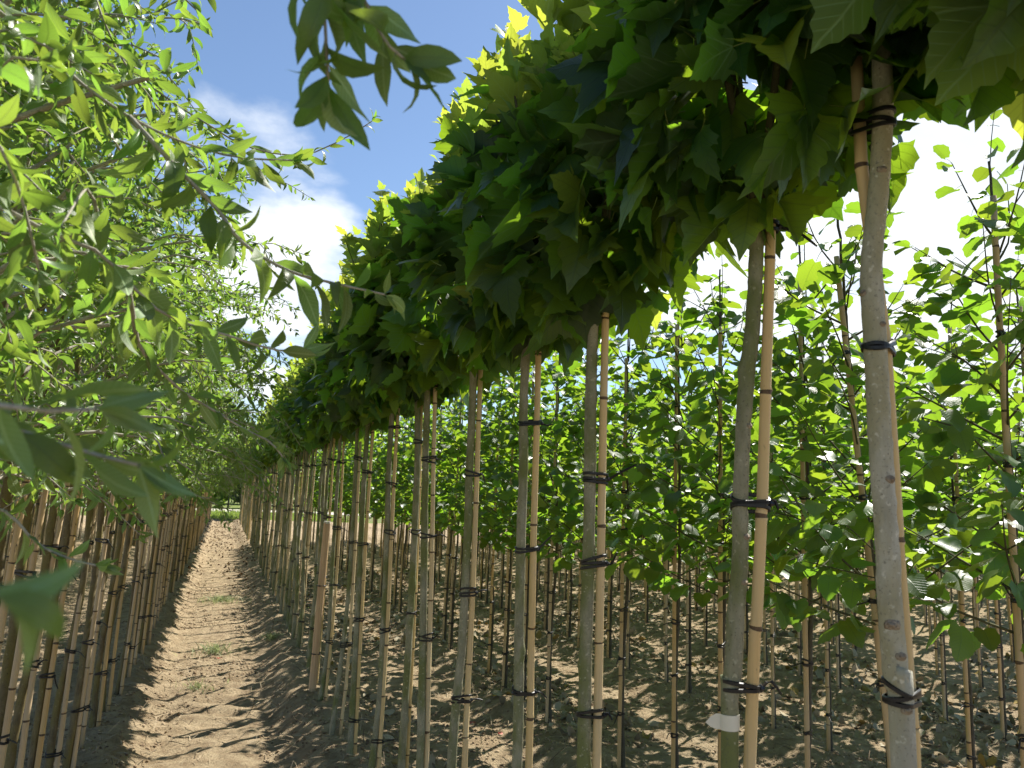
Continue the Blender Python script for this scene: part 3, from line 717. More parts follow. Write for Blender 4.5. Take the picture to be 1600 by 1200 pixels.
def stand(name, kind, j, loc, rz, label, cat, group, ties=True):
    root = thing(name, loc, label, cat, group, None, rz)
    tm, sm_, tms, C_ = GEN[kind][j + 5 * (int(abs(loc[1]) * 97) % 2)]
    link('trunk', tm, root); st = link('bamboo_stake', sm_, root)
    if ties:
        for t_ in tms: link('tie', t_, st)
    else:
        pass
    return root, C_
ORD = ['first', 'second', 'third', 'fourth', 'fifth', 'sixth', 'seventh', 'eighth', 'ninth', 'tenth', 'eleventh', 'twelfth']
rngp = np.random.default_rng(5)
y = 6.98; k_ = 0
while y < 44.6:
    x = 0.87 + rngp.normal(0, 0.028); j = int(rngp.integers(0, 5))
    if k_ < 10: lab = 'plane tree in the right row, %s trunk beyond the square wooden post' % ORD[k_]
    else: lab = 'slim plane tree in the crowded far stretch of the right row, among many alike'
    root, C_ = stand('plane_tree', 'plane', j, (x, y, float(gz(x, y)) - 0.0), rngp.uniform(-0.5, 0.5), lab, 'tree', PG, y < 26)
    root.scale = (1, 1, rngp.uniform(0.97, 1.03))
    if y < 12.5:
        rg = np.random.default_rng(int(700 + k_))
        br, lv = plane_crown(rg, 400, np.array([0, 0, 2.2]), 20)
        mb = MB()
        for bp, brr in br: v, f = tube(bp, brr, 4); mb.add(v, f)
        link('branches', mb.mesh('branches', ['twig']), root)
        root.rotation_euler = (0, 0, 0)
        put_leaves(root, np.array([x, y, 0.0]), lv, 'plane', rg, T_PLANE_LO, 300, ['plane', 'plane_young', 'stem'])
    else:
        fm, bm_ = PL_FAR[int(rngp.integers(0, 5))]
        c_ = link('crown', fm, root); c_.rotation_euler = (0, 0, [0, math.pi][int(rngp.integers(0, 2))] + rngp.uniform(-0.3, 0.3))
        link('branches', bm_, root)
    y += 0.50 + rngp.normal(0, 0.06); k_ += 1

# ------------------------------------------------------------------ lime trees
def lime_crown(rng, C_):
    br = []; lv = Leaves()
    def leafy(P, step, size, start=0.12):
        L = np.linalg.norm(np.diff(P, axis=0), axis=1).sum(); n = max(3, int(L / step)); Q = spline(P, n + 1)
        for q in range(1, n + 1):
            if q / n < start: continue
            d = unit(Q[q] - Q[q - 1]); sd = unit(np.cross(d, [0, 0, 1]) + 1e-6) * (1 if q % 2 else -1)
            yy = sd * 0.9 + d * 0.45 + np.array([0, 0, -0.45]) + rng.normal(0, 0.28, 3)
            nn = np.array([0, 0, 1.0]) + sd * 0.35 + rng.normal(0, 0.32, 3)
            lv.add(Q[q], yy, nn, rng.uniform(*size) * (1 - 0.35 * (q / n) ** 3), 0)
        lv.add(Q[-1], d + rng.normal(0, 0.2, 3), np.array([0, 0, 1.0]), size[0] * 0.8, 0)
    nb = 24; a0 = rng.uniform(0, 6.28)
    for i_ in range(nb):
        t = i_ / (nb - 1); z = 1.24 + 1.45 * t ** 1.25 + rng.uniform(-0.05, 0.05); th = a0 + i_ * 2.4 + rng.uniform(-0.3, 0.3)
        L = (0.74 - 0.44 * t) * rng.uniform(0.75, 1.2); el = rng.uniform(0.25, 0.6) + 0.45 * t
        s_ = at_z(C_, z); d = np.array([math.cos(th) * math.cos(el), math.sin(th) * math.cos(el), math.sin(el)])
        midp = s_ + d * L * 0.5 + rng.normal(0, 0.015, 3); end = s_ + d * L + np.array([0, 0, rng.uniform(0.0, 0.10)])
        P = spline([s_, midp, end], 7); br.append((P, np.linspace(0.0052, 0.0016, 7))); leafy(P, 0.043, (0.070, 0.106))
        if rng.random() < 0.6:
            k = 3; dd = unit(d + np.array([-d[1], d[0], 0.2]) * rng.choice([-0.9, 0.9])); Q = spline([P[k], P[k] + dd * L * 0.2, P[k] + dd * L * 0.42], 5)
            br.append((Q, np.linspace(0.003, 0.0012, 5))); leafy(Q, 0.042, (0.06, 0.095), 0.2)
    top = at_z(C_, 2.92); tp = spline([at_z(C_, 2.6), top, top + np.array([rng.normal(0, 0.02), rng.normal(0, 0.02), 0.22])], 6)
    br.append((tp, np.linspace(0.004, 0.0015, 6))); leafy(tp, 0.05, (0.05, 0.08))
    return br, lv.done()
LIME = [lime_crown(np.random.default_rng(1200 + j), GEN['lime'][j % 5][3]) for j in range(5)]
LIME_BR = []; LIME_FAR = []
for j in range(5):
    mb = MB()
    for bp, brr in LIME[j][0]: v, f = tube(bp, brr, 4); mb.add(v, f)
    LIME_BR.append(mb.mesh('branches', ['twig']))
    LIME_FAR.append(join_leaves(*LIME[j][1], T_LIME_LO, np.random.default_rng(j), ['lime', 'lime', 'stem']))
LG = 'staked lime trees in the field right of the path'
lime_spots = []
rl = np.random.default_rng(21)
row1 = [1.86, 2.33, 2.88, 3.4, 3.97, 4.51, 5.05, 5.62, 6.15, 6.66]
for y in row1: lime_spots.append((2.5 + rl.normal(0, 0.03), y, 0) if y != 2.33 else (2.46, 2.27, 0))
y = 7.2
while y < 26: lime_spots.append((2.5 + rl.normal(0, 0.04), y, 0)); y += 0.54 + rl.normal(0, 0.05)
for rr in range(1, 6):
    X = 2.5 + 1.57 * rr; y = X / 1.40 + rl.uniform(0, 0.4)
    while y < 28:
        lime_spots.append((X + rl.normal(0, 0.05), y, rr)); y += 0.52 + rl.normal(0, 0.05)
lime_spots = [s for s in lime_spots]
lime_spots.sort(key=lambda s: math.hypot(s[0], s[1]))
far_limes = lime_spots[290:]
cnt = [0] * 12
for q, (x, y, rr) in enumerate(lime_spots[:290]):
    j = int(rl.integers(0, 5)); cnt[rr] += 1
    dist = math.hypot(x, y); near = dist < 7.0
    if rr == 0 and cnt[0] <= 10:
        lab = ['nearest lime tree with large dark leaves at the right edge of the picture', 'lime tree with a leaning amber cane, just left of the pale plane trunk',
               'lime tree with a yellow cane standing right of the white-labelled plane tree', 'lime tree seen just behind the white-labelled plane tree',
               'lime tree with a straight pale cane, between the labelled and amber-staked planes', 'lime tree just right of the amber-staked plane, its foot on dark litter',
               'lime tree with its foot seen right of the pink-staked plane tree', 'lime tree standing in the gap left of the pink-staked plane tree',
               'lime tree seen just right of the plane tree with the split stake', 'front-row lime tree seen left of the plane tree with the split stake'][cnt[0] - 1]
    elif rr == 0: lab = 'small lime tree in the far part of the field row closest to the plane trees'
    elif near: lab = 'bright lime tree, %s from the front of the %s field row' % (ORD[min(11, cnt[rr] - 1)], ORD[rr])
    else: lab = 'small staked lime tree in the crowded field rows further back on the right'
    root, C_ = stand('lime_tree', 'lime', j, (x, y, float(gz(x, y))), rl.uniform(-0.35, 0.35), lab, 'tree', LG, dist < 11)
    if rr == 0 and cnt[0] == 2: root.rotation_euler = (-0.045, -0.06, 0)
    link('branches', LIME_BR[j], root)
    if near:
        P, R, K = LIME[j][1]; c_, s_ = math.cos(root.rotation_euler.z), math.sin(root.rotation_euler.z)
        put_leaves(root, np.array([x, y, 0.0]), LIME[j][1], 'lime', np.random.default_rng(q), T_LIME_LO, 300, ['lime', 'lime', 'stem'])
    else:
        link('crown', LIME_FAR[j], root)
# the rest of the field: hundreds of trees past the limit, one object
spots = [(x, y) for x, y, _ in far_limes]
for rr in range(6, 15):
    X = 2.5 + 1.57 * rr; y = X / 1.40
    while y < 34: spots.append((X + rl.normal(0, 0.05), y)); y += 0.60 + rl.normal(0, 0.08)
mb = MB(); mi_ = {}
Ps, Rs, Ks = [], [], []
for x, y in spots:
    z = float(gz(x, y)); o = np.array([x, y, z])
    v, f = tube(np.array([(0, 0, -0.05), (0, 0, 1.4), (0.01, 0, 2.9)]) + o, [0.014, 0.011, 0.005], 5, False); mb.add(v, f, None, 1)
    v, f = tube(np.array([(-0.026, 0, -0.05), (-0.024, 0, 2.8)]) + o, 0.0105, 5, False); mb.add(v, f, None, 2)
    P, R, K = LIME[int(rl.integers(0, 5))][1]; th = rl.uniform(0, 6.28); Q = np.array([[math.cos(th), -math.sin(th), 0], [math.sin(th), math.cos(th), 0], [0, 0, 1]])
    sel = np.arange(0, len(P), 2); Ps.append(P[sel] @ Q.T + o); Rs.append((Q @ R[sel]) * 1.4)
P = np.concatenate(Ps); R = np.concatenate(Rs)
v, f, u, mi = T_LIME_LO[0]
Vj = (np.einsum('kij,nj->kni', R, v) + P[:, None]).reshape(-1, 3); Fj = (f[None] + (np.arange(len(P)) * len(v))[:, None, None]).reshape(-1, 3)
mb.add(Vj, Fj, np.tile(u, (len(P), 1)), 0)
o = link('lime_trees', mb.mesh('lime_trees', ['lime', 'bark_lime', 'bamboo_thin']), None, 'stuff')
o['label'] = 'many small staked lime trees standing in the furthest rows of the field'; o['category'] = 'trees'

# ------------------------------------------------------------------ silver-leaved trees left of the path
def ela_leafy(rng, lv, P, step, size, start=0.05, droop=0.25):
    L = np.linalg.norm(np.diff(P, axis=0), axis=1).sum(); n = max(3, int(L / step)); Q = spline(P, n + 1)
    a0 = rng.uniform(0, 6.28)
    for q in range(1, n + 1):
        if q / n < start: continue
        d = unit(Q[q] - Q[q - 1]); s1 = unit(np.cross(d, [0.13, 0.2, 1])); s2 = np.cross(d, s1)
        th = a0 + q * 2.4; sd = s1 * math.cos(th) + s2 * math.sin(th)
        yy = sd * 0.75 + d * 0.65 + np.array([0, 0, -droop]) + rng.normal(0, 0.2, 3)
        nn = np.array([0, 0, 0.8]) - sd * 0.2 + rng.normal(0, 0.5, 3)
        lv.add(Q[q], yy, nn, rng.uniform(*size) * (1 - 0.4 * (q / n) ** 4), 0)
    for _ in range(3): lv.add(Q[-1], d + rng.normal(0, 0.45, 3), rng.normal(0, 1, 3), size[0] * 0.8, 0)
def ela_crown(rng, C_, reach=1.0, nb=24, xmax=None):
    br = []; lv = Leaves(); a0 = rng.uniform(0, 6.28)
    for i_ in range(nb):
        t = i_ / (nb - 1); z = 1.60 + 0.95 * t + rng.uniform(-0.06, 0.06); th = a0 + i_ * 2.4 + rng.uniform(-0.35, 0.35)
        L = reach * rng.uniform(0.75, 1.25) * (1.05 - 0.1 * t); el = 0.55 + 0.75 * t + rng.uniform(-0.2, 0.2); drop = rng.uniform(1.2, 2.0) - 0.55 * t
        s_ = at_z(C_, min(z, 2.52)); P = [s_]; n = 9
        hx, hy = math.cos(th), math.sin(th)
        for q in range(n):
            ee = el - drop * (q / n) ** 1.4
            P.append(P[-1] + L / n * np.array([hx * math.cos(ee), hy * math.cos(ee), math.sin(ee)]) + rng.normal(0, 0.008, 3))
        P = np.array(P); P = P[:max(4, int(np.argmax(np.r_[P[3:, 2] < 1.56, True])) + 3)]; n = len(P) - 1
        br.append((P, np.linspace(0.0070, 0.0016, len(P))))
        ela_leafy(rng, lv, P, 0.019, (0.045, 0.075), 0.18)
        for q in range(2, n, 1):
            if rng.random() < 0.95:
                d = unit(P[q + 1] - P[q]); sd = np.array([-hy, hx, 0]) * rng.choice([-1, 1]) + rng.normal(0, 0.3, 3)
                l2 = rng.uniform(0.12, 0.36) * reach; dd = unit(d * 0.7 + sd * 0.7)
                Q = spline([P[q], P[q] + dd * l2 * 0.5 + np.array([0, 0, 0.01]), P[q] + dd * l2 + np.array([0, 0, -0.05 - 0.1 * l2])], 5)
                br.append((Q, np.linspace(0.0028, 0.0011, 5))); ela_leafy(rng, lv, Q, 0.018, (0.040, 0.068), 0.1)
    P, R, K = lv.done()
    return br, (P, R, K)
ELA = [ela_crown(np.random.default_rng(2000 + j), GEN['ela'][j][3]) for j in range(5)]
ELA_BR = []; ELA_FAR = []
for j in range(5):
    mb = MB()
    for bp, brr in ELA[j][0]: v, f = tube(bp, brr, 4, False); mb.add(v, f)
    ELA_BR.append(mb.mesh('branches', ['twig_ela']))
    ELA_FAR.append(join_leaves(*ELA[j][1], T_ELA_LO, np.random.default_rng(j), ['ela', 'ela', 'stem_ela']))
EG = 'silver-leaved trees left of the path'

# long boughs of the three nearest trees that reach in front of the camera (points in metres)
BOUGHS = {
 0.45: [
  ([(-0.64, 0.5, 2.0), (-0.35, 0.50, 2.42), (-0.10, 0.55, 2.38), (0.0, 0.57, 2.2), (0.029, 0.584, 2.107), (0.038, 0.59, 2.045), (0.045, 0.593, 2.015), (0.049, 0.597, 1.979)], 0.012, (0.066, 0.085), 0.36),
  ([(-0.10, 0.55, 2.38), (0.0, 0.60, 2.22), (0.046, 0.619, 2.115), (0.069, 0.616, 2.083), (0.094, 0.614, 2.04), (0.111, 0.61, 2.024)], 0.012, (0.060, 0.075), 0.42),
  ([(-0.64, 0.48, 1.85), (-0.35, 0.42, 1.80), (-0.2, 0.42, 1.71), (-0.126, 0.428, 1.69), (-0.109, 0.443, 1.686), (-0.088, 0.457, 1.686), (-0.071, 0.472, 1.69)], 0.018, (0.045, 0.065), 0.55),
  ([(-0.64, 0.5, 1.8), (-0.35, 0.53, 1.77), (-0.15, 0.533, 1.695), (-0.123, 0.536, 1.68), (-0.099, 0.539, 1.673), (-0.073, 0.541, 1.666), (-0.053, 0.534, 1.662)], 0.017, (0.045, 0.065), 0.5),
  ([(-0.64, 0.46, 1.75), (-0.3, 0.32, 1.72), (-0.12, 0.25, 1.655), (-0.063, 0.242, 1.627), (-0.055, 0.240, 1.620)], 0.030, (0.03, 0.045), 0.82),
  ([(-0.64, 0.5, 2.0), (-0.4, 0.75, 2.10), (-0.25, 0.786, 2.03), (-0.218, 0.772, 2.033), (-0.196, 0.764, 2.031)], 0.020, (0.045, 0.06), 0.4),
  ([(-0.64, 0.5, 2.0), (-0.45, 0.80, 2.12), (-0.287, 0.857, 2.012), (-0.237, 0.843, 1.972), (-0.217, 0.876, 1.922), (-0.204, 0.901, 1.869)], 0.020, (0.045, 0.065), 0.35),
 ],
 1.0: [
  ([(-0.63, 1.0, 2.1), (-0.45, 1.07, 2.28), (-0.29, 1.091, 2.225), (-0.242, 1.101, 2.187), (-0.169, 1.113, 2.15), (-0.098, 1.112, 2.127), (-0.026, 1.118, 2.122), (0.047, 1.092, 2.121)], 0.021, (0.05, 0.072), 0.25),
  ([(-0.63, 1.0, 1.95), (-0.45, 0.98, 2.03), (-0.305, 0.977, 1.964), (-0.249, 0.96, 1.944), (-0.214, 0.981, 1.932), (-0.172, 0.988, 1.923), (-0.135, 1.001, 1.896), (-0.109, 1.007, 1.869), (-0.083, 1.02, 1.859), (-0.057, 1.012, 1.846), (-0.028, 1.013, 1.844), (0.039, 1.034, 1.832), (0.078, 1.019, 1.832)], 0.021, (0.05, 0.072), 0.2),
  ([(-0.169, 1.113, 2.15), (-0.098, 1.067, 2.07), (-0.045, 1.056, 2.02), (-0.014, 1.03, 1.975), (0.017, 1.022, 1.952), (0.057, 1.011, 1.933), (0.084, 1.002, 1.926), (0.124, 0.988, 1.918), (0.173, 0.972, 1.909)], 0.020, (0.05, 0.072), 0.05),
  ([(-0.135, 1.001, 1.896), (-0.136, 1.10, 1.875), (-0.136, 1.202, 1.852), (-0.122, 1.254, 1.834), (-0.075, 1.297, 1.796), (-0.039, 1.34, 1.78), (0.02, 1.377, 1.751), (0.063, 1.364, 1.731), (0.087, 1.359, 1.706)], 0.024, (0.045, 0.065), 0.05),
  ([(-0.63, 1.05, 1.75), (-0.45, 1.14, 1.74), (-0.307, 1.139, 1.631), (-0.245, 1.098, 1.609), (-0.226, 1.094, 1.589), (-0.202, 1.089, 1.569), (-0.162, 1.065, 1.556), (-0.138, 1.057, 1.551)], 0.018, (0.036, 0.05), 0.35),
 ],
 1.5: [
  ([(-0.63, 1.5, 2.25), (-0.5, 1.55, 2.7), (-0.40, 1.584, 2.72), (-0.346, 1.584, 2.638), (-0.302, 1.583, 2.54), (-0.259, 1.579, 2.467), (-0.22, 1.573, 2.418), (-0.165, 1.614, 2.369), (-0.122, 1.668, 2.274)], 0.022, (0.045, 0.065), 0.25),
  ([(-0.63, 1.55, 2.2), (-0.4, 1.9, 2.62), (-0.16, 1.958, 2.565), (-0.05, 1.92, 2.50), (0.049, 1.896, 2.477), (0.123, 1.868, 2.482), (0.182, 1.841, 2.511), (0.22, 1.823, 2.535), (0.26, 1.804, 2.567)], 0.030, (0.04, 0.062), 0.2),
 ],
}
re = np.random.default_rng(31)
ela_spots = [(-0.69, 0.45), (-0.69, 1.0), (-0.69, 1.5), (-0.70, 2.0), (-0.69, 2.5), (-0.70, 2.95), (-0.72, 3.37), (-0.73, 3.85), (-0.745, 4.28), (-0.73, 4.76), (-0.71, 5.2), (-0.735, 5.66), (-0.70, 6.1)]
y = 6.55
while y < 44.3: ela_spots.append((-0.69 + re.normal(0, 0.03), y)); y += 0.50 + re.normal(0, 0.05)
lab_e = {0: 'silver-leaved tree whose blurred bough hangs right in front of the camera', 1: 'silver-leaved tree with long leafy boughs reaching over the path against the sky',
         2: 'silver-leaved tree with a twig arching across the white cloud', 3: 'silver-leaved tree with a thick leafy crown at the upper left edge',
         4: 'silver-leaved tree in the upper left, behind the long boughs', 5: 'silver-leaved tree at the left edge, hidden below by blurred leaves',
         6: 'silver-leaved tree at the left edge whose pale cane is cut by the frame', 7: 'silver-leaved tree second from the left edge with a brown lichened trunk',
         8: 'silver-leaved tree with a thick olive trunk leaning over its tan cane at lower left', 9: 'silver-leaved tree with a slim dark trunk and black tie at lower left',
         10: 'silver-leaved tree with a doubled orange cane at lower left', 11: 'silver-leaved tree just right of the doubled orange cane', 12: 'first silver-leaved tree whose foot stands clear on the bank'}
for q, (x, y) in enumerate(ela_spots):
    j = int(re.integers(0, 5)); near = y < 5.8
    if 12 < q < 21: lab_e[q] = 'silver-leaved tree in the left row, %s beyond the first with a clear foot' % ORD[q - 13]
    lab = lab_e.get(q, 'silver-leaved tree with a pale cane in the far stretch of the left row')
    root, C_ = stand('silver_tree', 'ela', j, (x, y, float(gz(x, y))), 0.0 if near else re.uniform(-0.5, 0.5), lab, 'tree', EG, y < 20)
    if not near:
        c_ = link('crown', ELA_FAR[int(re.integers(0, 5))], root); c_.rotation_euler = (0, 0, re.uniform(0, 6.28))
        b_ = link('branches', ELA_BR[j], root); b_.rotation_euler = c_.rotation_euler
        continue
    rg = np.random.default_rng(3000 + q)
    br, (P, R, K) = ela_crown(rg, C_)
    base = np.array([x, y, float(gz(x, y))])
    # boughs that would hang into the aisle beside the camera were pushed aside by the photographer
    lim = -0.62 + 0.0 if y < 0.8 else (-0.30 if y < 1.3 else (-0.16 if y < 2.3 else (-0.05 if y < 3.2 else 9)))
    ok = (P[:, 0] + x < lim)
    lv = Leaves(); lv.p = list(P[ok]); 
    extra = Leaves()
    key = [k for k in BOUGHS if abs(k - y) < 0.06]
    for bk in key:
        for pts, step, size, st_ in BOUGHS[bk]:
            Q = spline(np.array(pts) - base, 26); v, f = tube(Q, np.linspace(0.0042, 0.0013, 26) if len(pts) > 5 else np.linspace(0.0034, 0.0012, 26), 6)
            link('branch', mk_mesh('branch', v, f, ['twig_ela']), root)
            ela_leafy(rg, extra, Q, step * 0.68, (size[0] * 1.12, size[1] * 1.25), st_, 0.3)
    for bp, brr in br:
        okb = bp[:, 0] + x < lim
        n_ = len(bp) if okb.all() else int(np.argmin(okb))
        if n_ >= 3:
            v, f = tube(bp[:n_], brr[:n_], 5, False); link('branch', mk_mesh('branch', v, f, ['twig_ela']), root)
    P, R, K = P[ok], R[ok], K[ok]
    if extra.p:
        p2, r2_, k2 = extra.done(); P = np.concatenate([P, p2]); R = np.concatenate([R, r2_]); K = np.concatenate([K, k2])
    put_leaves(root, base, (P, R, K), 'ela', rg, T_ELA, 300, ['ela', 'ela', 'stem_ela'], 0.16)
for rr in (1, 2, 3):
    X = -0.69 - 1.57 * rr; y = 5.5 + 3.5 * rr
    while y < 30 + 2 * rr:
        xx = X + re.normal(0, 0.04); j = int(re.integers(0, 5))
        root, _ = stand('silver_tree', 'ela', j, (xx, y, float(gz(xx, y))), re.uniform(-0.5, 0.5), 'silver-leaved tree in the rows behind the left row, seen between its canes', 'tree', EG, y < 14)
        c_ = link('crown', ELA_FAR[int(re.integers(0, 5))], root); c_.rotation_euler = (0, 0, re.uniform(0, 6.28))
        y += 0.52 + re.normal(0, 0.05)

# ------------------------------------------------------------------ post, tags, weeds
pw = 0.029
pv = []; pf = []
prof = [(-0.06, 1.05), (0.3, 1.02), (0.9, 1.0), (1.38, 0.98), (1.40, 0.86)]
ns = 16
P = np.array([(0.0, 0, z) for z, _ in prof]) + np.array([[0.0, 0, 0], [0.004, 0, 0], [0.012, 0, 0], [0.02, 0, 0], [0.02, 0, 0]])
v, f = tube(P, [pw * s_ for _, s_ in prof], ns, True, 0.02)
# flattened faces: a roughly squared pole
d_ = v[:, :2] - np.interp(v[:, 2], P[:, 2], P[:, 0])[:, None] * np.array([1, 0]); m_ = np.max(np.abs(d_), axis=1, keepdims=True) + 1e-9; l_ = np.linalg.norm(d_, axis=1, keepdims=True)
v[:, :2] += d_ * (np.minimum(l_ / m_, 1.25) - 1) * 0.6
post = thing('wooden_post', (0.835, 6.86, float(gz(0.835, 6.86))), 'short squared wooden post standing among the plane trees in the right row', 'post', None, mk_mesh('wooden_post', v, f, ['post'], None, None, False))
v, f = tube(np.array([(0.02, 0, 1.385), (0.021, 0, 1.404)]), [0.0295, 0.0285], 14, True); link('end_grain', mk_mesh('end_grain', v, f, ['label'], None, None, False), post)
mb = MB()
for zz in (0.86, 0.30):
    a_ = np.linspace(0, 2 * np.pi, 17); ring = np.c_[0.012 + 0.040 * np.cos(a_), 0.040 * np.sin(a_), np.full(17, zz)]; v, f = tube(ring, 0.005, 5, False); mb.add(v, f)
link('tie', mb.mesh('tie', ['tie']), post)

def hook_tag(x, y, z, label):
    P = spline([(0, 0, 0), (0.0, 0, 0.09), (0.02, -0.005, 0.125), (0.05, -0.01, 0.11), (0.055, -0.01, 0.08)], 14)
    mb = MB(); side = np.array([0.25, -1.0, 0]) / 1.03 * 0.012
    V_ = np.concatenate([P - side, P + side]); n = len(P)
    F_ = []
    for k in range(n - 1): F_ += [(k, k + 1, n + k + 1), (k, n + k + 1, n + k)]
    mb.add(V_, F_); mb.add(V_ + np.array([0.0015, 0, 0.001]), np.array(F_)[:, ::-1])
    return thing('plant_label', (x, y, z), label, 'label', 'white labels on the far trunks', mb.mesh('plant_label', ['label']))
hook_tag(0.85, 9.55, 1.12, 'bent white plastic label strip hooked on a trunk beyond the wooden post')
hook_tag(0.85, 16.4, 1.15, 'tiny white label strip high on a trunk in the far right row')

def tuft(x, y, r, h, n, mat, name, label, cat, seed, group=None):
    rg = np.random.default_rng(seed); mb = MB()
    for _ in range(n):
        a_ = rg.uniform(0, 6.28); rr = abs(r * rg.normal(0, 0.42)); b = np.array([rr * math.cos(a_), rr * math.sin(a_), -0.005])
        th = rg.uniform(0, 6.28); ln = h * rg.uniform(0.5, 1.2); lean = rg.uniform(0.2, 1.1)
        d = np.array([math.cos(th) * lean, math.sin(th) * lean, 1]); d /= np.linalg.norm(d); sd = np.cross(d, rg.normal(0, 1, 3)); sd = sd / np.linalg.norm(sd) * rg.uniform(0.0018, 0.004)
        m1 = b + d * ln * 0.55; t1 = b + d * ln + np.array([math.cos(th), math.sin(th), -0.6]) * ln * 0.25
        mb.add([b - sd, b + sd, m1 + sd * 1.1, m1 - sd * 1.1, t1], [(0, 1, 2), (0, 2, 3), (3, 2, 4)], [(-.1, 0), (.1, 0), (.1, .5), (-.1, .5), (0, 1)])
    return thing(name, (x, y, float(gz(x, y))), label, cat, group, mb.mesh(name, [mat]))
WG = 'weed tufts growing on the path'
tuft(0.10, 13.2, 0.46, 0.15, 300, 'weed', 'weed_tuft', 'largest pale green weed tuft in the middle of the path, furthest away', 'weed', 1, WG)
tuft(0.06, 9.25, 0.36, 0.12, 200, 'weed', 'weed_tuft', 'pale weed tuft beside the red fallen leaf on the path', 'weed', 2, WG)
tuft(-0.06, 7.6, 0.26, 0.07, 90, 'weed', 'weed_tuft', 'low brownish weed tuft on the path among dark crumbs', 'weed', 3, WG)
tuft(-0.02, 5.35, 0.12, 0.04, 60, 'grass', 'weed_tuft', 'small bright green seedling near the bottom of the path', 'weed', 4, WG)
tuft(0.66, 9.4, 0.12, 0.12, 120, 'weed', 'weed_tuft', 'weed tuft at the foot of the plane trunks right of the path', 'weed', 5, WG)
rw = np.random.default_rng(77)

def dead_leaf(x, y, s, mat, label, cat='leaf', tmpl=None, group=None):
    v, f, u, mi = T_LIME[2] if tmpl is None else tmpl
    v = v * s; z = float(gz(x, y)) + 0.012
    return thing('fallen_leaf', (x, y, z), label, cat, group, mk_mesh('fallen_leaf', v, f, [mat, mat], u, mi), rw.uniform(0, 6.28))
dead_leaf(0.03, 8.9, 0.11, 'red', 'bright red fallen leaf lying on the middle of the path')
for x, y in ((2.05, 5.6), (2.0, 5.9)): dead_leaf(x, y, 0.05, 'red', 'red fallen leaf lying in the litter under the front lime trees', 'leaf', None, 'red leaves in the litter')
for x, y in ((2.35, 6.4), (2.65, 5.2), (3.3, 5.1), (2.9, 4.4)): dead_leaf(x, y, 0.055, 'yellow', 'yellow fallen leaf lying in the litter between the lime rows', 'leaf', None, 'yellow leaves in the litter')

# ------------------------------------------------------------------ litter, straw, clods, grass (uncountable)
def scatter(n, xr, yr, seed, ypow=1.0):
    rg = np.random.default_rng(seed); x = rg.uniform(*xr, n); t = rg.random(n) ** ypow; y = yr[0] + (yr[1] - yr[0]) * t
    return x, y, rg
def euler_batch(rg, n, tilt):
    th = rg.uniform(0, 6.283, n); a_ = rg.normal(0, tilt, n); b_ = rg.normal(0, tilt, n)
    cz, sz = np.cos(th), np.sin(th); z0 = np.zeros(n); o1 = np.ones(n)
    Rz = np.stack([np.stack([cz, -sz, z0], -1), np.stack([sz, cz, z0], -1), np.stack([z0, z0, o1], -1)], 1)
    ca, sa = np.cos(a_), np.sin(a_); Rx = np.stack([np.stack([o1, z0, z0], -1), np.stack([z0, ca, -sa], -1), np.stack([z0, sa, ca], -1)], 1)
    cb_, sb = np.cos(b_), np.sin(b_); Ry = np.stack([np.stack([cb_, z0, sb], -1), np.stack([z0, o1, z0], -1), np.stack([-sb, z0, cb_], -1)], 1)
    return Rz @ Rx @ Ry
def field(name, T, x, y, rg, size, tilt, mats, lift, label, cat):
    n = len(x); R = euler_batch(rg, n, tilt) * rg.uniform(*size, n)[:, None, None]
    P = np.c_[x, y, gz(x, y) + lift]
    mb = MB(); ch = rg.integers(0, len(T), n)
    for t in range(len(T)):
        v, f, u, mi = T[t]; sel = np.where(ch == t)[0]
        V_ = np.einsum('kij,nj->kni', R[sel], v) + P[sel][:, None]
        mb.add(V_.reshape(-1, 3), (f[None] + (np.arange(len(sel)) * len(v))[:, None, None]).reshape(-1, 3), np.tile(u, (len(sel), 1)), 0)
    o = link(name, mb.mesh(name, mats), None, 'stuff'); o['label'] = label; o['category'] = cat
curl = [cdt_leaf(LM_LO, [(0, 0.4)], plane_z(f_, d_, t_, p_), 0.0) for f_, d_, t_, p_ in ((0.9, 0.5, 0.3, 0), (-0.7, -0.4, 0.4, 1), (0.5, -0.7, -0.5, 2), (1.2, 0.2, 0.2, 3))]
x, y, rg = scatter(9000, (1.15, 9.5), (2.2, 17), 41, 1.4)
keep = vnoise(x * 1.1 + 50, y * 1.1) > -0.10; x, y = x[keep], y[keep]
field('leaf_litter', curl, x, y, rg, (0.03, 0.075), 0.5, ['litter'], 0.008, 'curled dead leaves strewn on the soil under the lime trees', 'leaf litter')
x, y, rg = scatter(1100, (-0.75, 0.95), (14, 46.5), 42, 0.75)
field('path_litter', curl, x, y, rg, (0.03, 0.06), 0.22, ['litter_dark'], 0.008, 'brown dead leaves covering the far stretch of the path', 'leaf litter')
def strip(bend):
    P = spline([(0, 0, 0), (0.03 * bend, 0.5, 0.05), (0.10 * bend, 1, 0)], 4); mb = MB(); n = 4
    V_ = np.concatenate([P - (0.022, 0, 0), P + (0.022, 0, 0)]); F_ = []
    for k in range(n - 1): F_ += [(k, n + k, n + k + 1), (k, n + k + 1, k + 1)]
    return V_, np.array(F_), np.zeros((len(V_), 2)), np.zeros(len(F_), int)
strips = [strip(b) for b in (-2, -0.8, 0.6, 1.8)]
x, y, rg = scatter(26000, (-1.3, 5.5), (2.5, 17), 43, 1.5)
u_ = (x - ROW0) / STEP; d_ = np.abs(u_ - np.round(u_)) * STEP
keep = (rg.random(len(x)) < np.where(d_ < 0.42, 0.95, 0.4)); x, y = x[keep], y[keep]
field('dry_straw', strips, x, y, rg, (0.05, 0.15), 0.28, ['straw'], 0.006, 'dry straw and root scraps lying on the banks and soil', 'straw')
